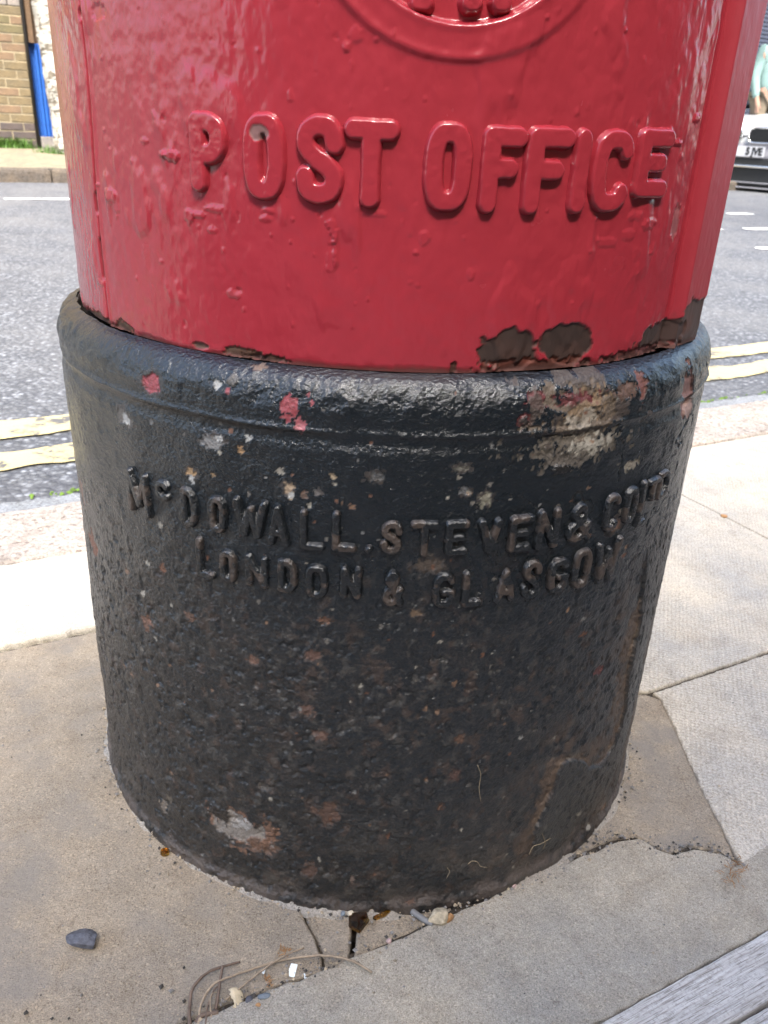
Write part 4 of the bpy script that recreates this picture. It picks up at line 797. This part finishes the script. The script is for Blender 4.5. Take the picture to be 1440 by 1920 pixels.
# ------------------------------------------------------------------ white car across the street (front faces -X locally -> heading)
def car():
    c = gp(1380, 357, ZR); hd = math.atan2(c[1]-CAM[1], c[0]-CAM[0])-R_(24)      # local +X points back along the car
    e = empty('parked_car', (c[0], c[1], ZR), hd, 'white parked car seen front on behind the right edge of the pillar box', 'car')
    WP = m_simple('white_car_paint', (.46, .48, .49), .25, .03, bump=0, coat=.6); GP_ = m_simple('silver_grey_bumper', (.20, .20, .22), .35, .06, bump=0, coat=.4); BP = m_simple('black_plastic', (.008, .009, .010), .45, .2, bump=0); CH_ = m_simple('chrome_trim', (.75, .75, .76), .18, .05, metal=1., bump=0)
    GL = m_simple('car_window_glass', (.015, .018, .02), .05, .1, bump=0); TY = m_simple('tyre_rubber', (.02, .02, .02), .8, .2); AL = m_simple('alloy_wheel', (.45, .45, .46), .3, .1, metal=.8, bump=0)
    # stations: x, half width, sill z, waist z, top z
    st = [(0, .62, .30, .52, .60), (.03, .74, .20, .60, .70), (.12, .82, .18, .64, .745), (.35, .87, .18, .70, .80), (.8, .895, .18, .76, .865), (1.15, .90, .18, .82, .93), (1.35, .90, .18, .88, .97), (2.2, .90, .18, .90, .97), (3.2, .90, .18, .92, .98), (3.9, .88, .18, .92, .98), (4.2, .82, .2, .86, .93), (4.28, .7, .3, .75, .82)]
    V = []; F = []; 
    for x, hw_, zl, zw, zt_ in st:
        half = [(0, zl), (hw_*.8, zl), (hw_*.97, zl+.06), (hw_, (zl+zw)/2), (hw_*.985, zw-.03), (hw_*.93, zw+.02), (hw_*.72, zt_-.012), (hw_*.4, zt_), (0, zt_+.004)]
        full = half+[(-a, b) for a, b in half[-2:0:-1]]; V += [(x, a, b) for a, b in full]
    k = 16
    for i in range(len(st)-1):
        for j in range(k): F.append((i*k+j, i*k+(j+1) % k, (i+1)*k+(j+1) % k, (i+1)*k+j))
    F.append(tuple(range(k))); F.append(tuple((len(st)-1)*k+j for j in range(k))[::-1])
    b = mesh_obj('body', V, F, WP, e, True); b.modifiers.new('s', 'SUBSURF').levels = 2; b.modifiers['s'].render_levels = 2
    # cabin
    cb = [(1.15, .80, .95), (1.85, .66, 1.38), (2.4, .66, 1.43), (3.3, .64, 1.40), (4.0, .74, .98)]; V = []
    for x, hw_, z in cb: V += [(x, -.84, .93), (x, -hw_, z), (x, -hw_*.6, z+.02), (x, hw_*.6, z+.02), (x, hw_, z), (x, .84, .93)]
    F = [(i*6+j, i*6+j+1, i*6+j+7, i*6+j+6) for i in range(4) for j in range(5)]; mesh_obj('cabin_glass', V, F, GL, e, True)
    V = [(x, y, z+.012) for x, hw_, z in cb[1:4] for y in (-hw_*.98, -.3, .3, hw_*.98)]; o = mesh_obj('roof', V, [(i*4+j, i*4+j+1, i*4+j+5, i*4+j+4) for i in range(2) for j in range(3)], WP, e, True); o.modifiers.new('s', 'SOLIDIFY').thickness = .03
    # front: kidney grilles, bumper, plate, intakes
    for s_ in (-1, 1):
        bm = bmesh.new(); vs = [bm.verts.new((0, y, z)) for y, z in [(s_*.04, .60), (s_*.055, .655), (s_*.1, .675), (s_*.30, .68), (s_*.345, .66), (s_*.355, .615), (s_*.33, .555), (s_*.29, .535), (s_*.1, .535), (s_*.055, .55)]]
        f = bm.faces.new(vs); bmesh.ops.extrude_face_region(bm, geom=[f]); 
        for v in bm.verts[10:]: v.co.x -= .03
        g = bm_obj('grille', bm, BP, e, loc=(-.012, 0, 0)); bm = bmesh.new()
        for q in range(11): box(bm, (-.035, s_*(.07+q*.025), .607), (.012, .006, .12))
        tag(bm_obj('grille_bars', bm, CH_ if False else BP, g), kind='stuff')
        fr = catmull([(-.04, s_*.04, .60), (-.04, s_*.06, .665), (-.04, s_*.12, .685), (-.04, s_*.30, .69), (-.04, s_*.35, .665), (-.04, s_*.362, .61), (-.04, s_*.335, .545), (-.04, s_*.28, .525), (-.04, s_*.1, .525), (-.04, s_*.05, .55), (-.04, s_*.04, .60)], 4)
        v, f = tube(fr, .009, 8); mesh_obj('surround', v, f, CH_, g, True)
        bm = bmesh.new(); box(bm, (.06, s_*.60, .60), (.16, .36, .12), bev=.03, rz=s_*.35); bm_obj('headlight', bm, GL, e)
        bm = bmesh.new(); box(bm, (.0, s_*.62, .33), (.1, .26, .13), bev=.02, rz=s_*.3); bm_obj('fog_light_recess', bm, BP, e)
        bm = bmesh.new(); box(bm, (1.35, s_*.98, .95), (.12, .18, .13), bev=.03); bm_obj('door_mirror', bm, WP, e)
        v, f = tube([(-.002, s_*.80, .575), (1.2, s_*.905, .60), (3.4, s_*.905, .62)], .006, 6); mesh_obj('side_crease', v, f, WP, e, True)
        for x in (.85, 3.45):
            wv, wf = tube([(0, -.1, 0), (0, .1, 0)], .325, 36); w_ = mesh_obj('wheel', wv, wf, TY, e, False, loc=(x, s_*.80, .325)); rv, rf = tube([(0, s_*.02, 0), (0, s_*.105, 0)], .22, 30); mesh_obj('rim', rv, rf, AL, w_)
    bm = bmesh.new(); box(bm, (.02, 0, .44), (.10, 1.46, .165), bev=.03); bm_obj('bumper', bm, GP_, e)
    bm = bmesh.new(); box(bm, (.03, 0, .322), (.10, 1.36, .075), bev=.012); bm_obj('upper_intake', bm, BP, e)
    bm = bmesh.new(); box(bm, (-.01, 0, .272), (.12, 1.5, .03), bev=.01); bm_obj('bumper_trim', bm, CH_, e)
    bm = bmesh.new(); box(bm, (.06, 0, .16), (.16, 1.56, .20), bev=.02); bm_obj('lower_intake', bm, BP, e)
    bm = bmesh.new(); box(bm, (-.02, -.12, .10), (.05, .95, .012)); box(bm, (-.02, -.12, .045), (.06, 1.2, .014)); bm_obj('splitter', bm, GP_, e)
    pl = boxo('number_plate', (-.045, 0, .43), (.012, .52, .111), m_simple('plate_white', (.36, .37, .40), .4, .02, bump=0), e, bev=.003)
    cu = bpy.data.curves.new('plate_text', 'FONT'); cu.body = '5 JVE'; cu.size = .108; cu.align_x = 'RIGHT'; cu.align_y = 'CENTER'; cu.extrude = .001; cu.offset = .006; cu.space_character = .98
    to = bpy.data.objects.new('t', cu); COL.objects.link(to); bpy.context.view_layer.update(); me = bpy.data.meshes.new_from_object(to.evaluated_get(bpy.context.evaluated_depsgraph_get())); bpy.data.objects.remove(to)
    me.materials.clear(); me.materials.append(BP); o = bpy.data.objects.new('plate_characters', me); link(o, pl); o.scale = (.86, 1.0, 1); o.matrix_local = Matrix(((0, 0, -1, -.0075), (-1*.86, 0, 0, -.235), (0, 1, 0, 0), (0, 0, 0, 1)))
    return e
car()

# ------------------------------------------------------------------ person behind the car
def person():
    p0 = at_depth(1447, 130, 9.9); base = np.array([p0[0], p0[1], .09]); e = empty('person', tuple(base), math.atan2(-p0[1], -p0[0])+R_(50), 'person in a mint green top and tan trousers standing beyond the white car', 'person')
    SK = m_simple('skin', (.3, .18, .13), .5, .1, bump=0); HR = m_simple('brown_hair', (.10, .06, .035), .6, .4, 60); MT_ = m_simple('mint_green_fabric', (.17, .26, .245), .8, .12, 8); TN = m_simple('tan_trousers_fabric', (.15, .12, .085), .8, .2, 20); NV = m_simple('navy_strap', (.02, .03, .07), .7); SH_ = m_simple('dark_shoe', (.03, .03, .03), .5)
    def skin(name, verts, edges, rads, mat, root=0, sub=2):
        me = bpy.data.meshes.new(name); me.from_pydata(verts, edges, []); me.materials.append(mat); o = bpy.data.objects.new(name, me); link(o, e); m = o.modifiers.new('skin', 'SKIN'); m.use_smooth_shade = True
        for i, (sv, r) in enumerate(zip(me.skin_vertices[0].data, rads)): sv.radius = r if hasattr(r, '__len__') else (r, r); sv.use_root = (i == root)
        s_ = o.modifiers.new('sub', 'SUBSURF'); s_.levels = sub; s_.render_levels = sub; return o
    V = [(0, 0, .95), (0, 0, 1.15), (.01, 0, 1.35), (.0, 0, 1.46), (.01, 0, 1.53), (.03, 0, 1.60), (.03, 0, 1.70)]; E = [(i, i+1) for i in range(6)]; Rr = [(.12, .15), (.10, .13), (.10, .16), .055, .05, (.08, .07), (.085, .075)]
    def lim(pts, rs, frm):
        last = frm
        for p, r in zip(pts, rs): V.append(p); Rr.append(r); E.append((last, len(V)-1)); last = len(V)-1
        return last
    for s_ in (-1, 1):
        h_ = lim([(0, s_*.19, 1.40), (-.02, s_*.23, 1.12), (.06, s_*.22, .90), (.09, s_*.215, .82)], [.05, .042, .03, (.018, .035)], 2)
        for q in range(4): lim([(.09+.012*(q-1.5), s_*(.215), .77-.004*abs(q-1.5)), (.10+.012*(q-1.5), s_*.21, .735-.006*abs(q-1.5))], [.009, .007], h_)
        lim([(.115, s_*.20, .80), (.13, s_*.195, .775)], [.011, .009], h_)
        lim([(0, s_*.09, .88), (.02, s_*.10, .50), (0, s_*.10, .09), (.10, s_*.11, .04)], [.085, .06, .04, (.035, .03)], 0)
    skin('body', V, E, Rr, SK)
    skin('top', [(0, 0, .90), (0, 0, 1.12), (.01, 0, 1.34), (0, 0, 1.44), (0, .19, 1.40), (-.02, .235, 1.12), (0, -.19, 1.40), (-.02, -.235, 1.12), (.06, .222, .88), (.06, -.222, .88)], [(0, 1), (1, 2), (2, 3), (2, 4), (4, 5), (2, 6), (6, 7), (5, 8), (7, 9)], [(.15, .19), (.13, .17), (.125, .19), (.075, .08), .075, .062, .075, .062, .042, .042], MT_)
    skin('trousers', [(0, 0, .96), (0, .09, .86), (.02, .10, .50), (0, .10, .12), (0, -.09, .86), (.02, -.10, .50), (0, -.10, .12)], [(0, 1), (1, 2), (2, 3), (0, 4), (4, 5), (5, 6)], [(.13, .16), .105, .078, .062, .105, .078, .062], TN)
    bm = bmesh.new(); bmesh.ops.create_uvsphere(bm, u_segments=24, v_segments=16, radius=.104)
    bmesh.ops.delete(bm, geom=[v for v in bm.verts if v.co.x > .05 and v.co.z < .04], context='VERTS'); o = bm_obj('hair', bm, HR, e, True, loc=(.015, 0, 1.675))
    bm = bmesh.new(); box(bm, (.115, 0, 1.64), (.02, .018, .04), bev=.006); bm_obj('nose', bm, SK, e)
    for s_ in (-1, 1):
        bm = bmesh.new(); box(bm, (.06, s_*.11, .035), (.26, .09, .07), bev=.025); bm_obj('shoe', bm, SH_, e)
        v, f = tube([(.03, s_*.0, 1.62), (.118, s_*.03, 1.665)], .004, 6); bm = bmesh.new(); bmesh.ops.create_icosphere(bm, subdivisions=2, radius=.011); bm_obj('eye', bm, WHT, e, loc=(.105, s_*.032, 1.668))
    v, f = tube(catmull([(-.16, .12, 1.0), (-.15, .13, 1.35), (0, .11, 1.50), (.15, .11, 1.34), (.14, .14, 1.05)], 5), .018, 8); mesh_obj('strap', v, f, NV, e, True)
    return e
person()
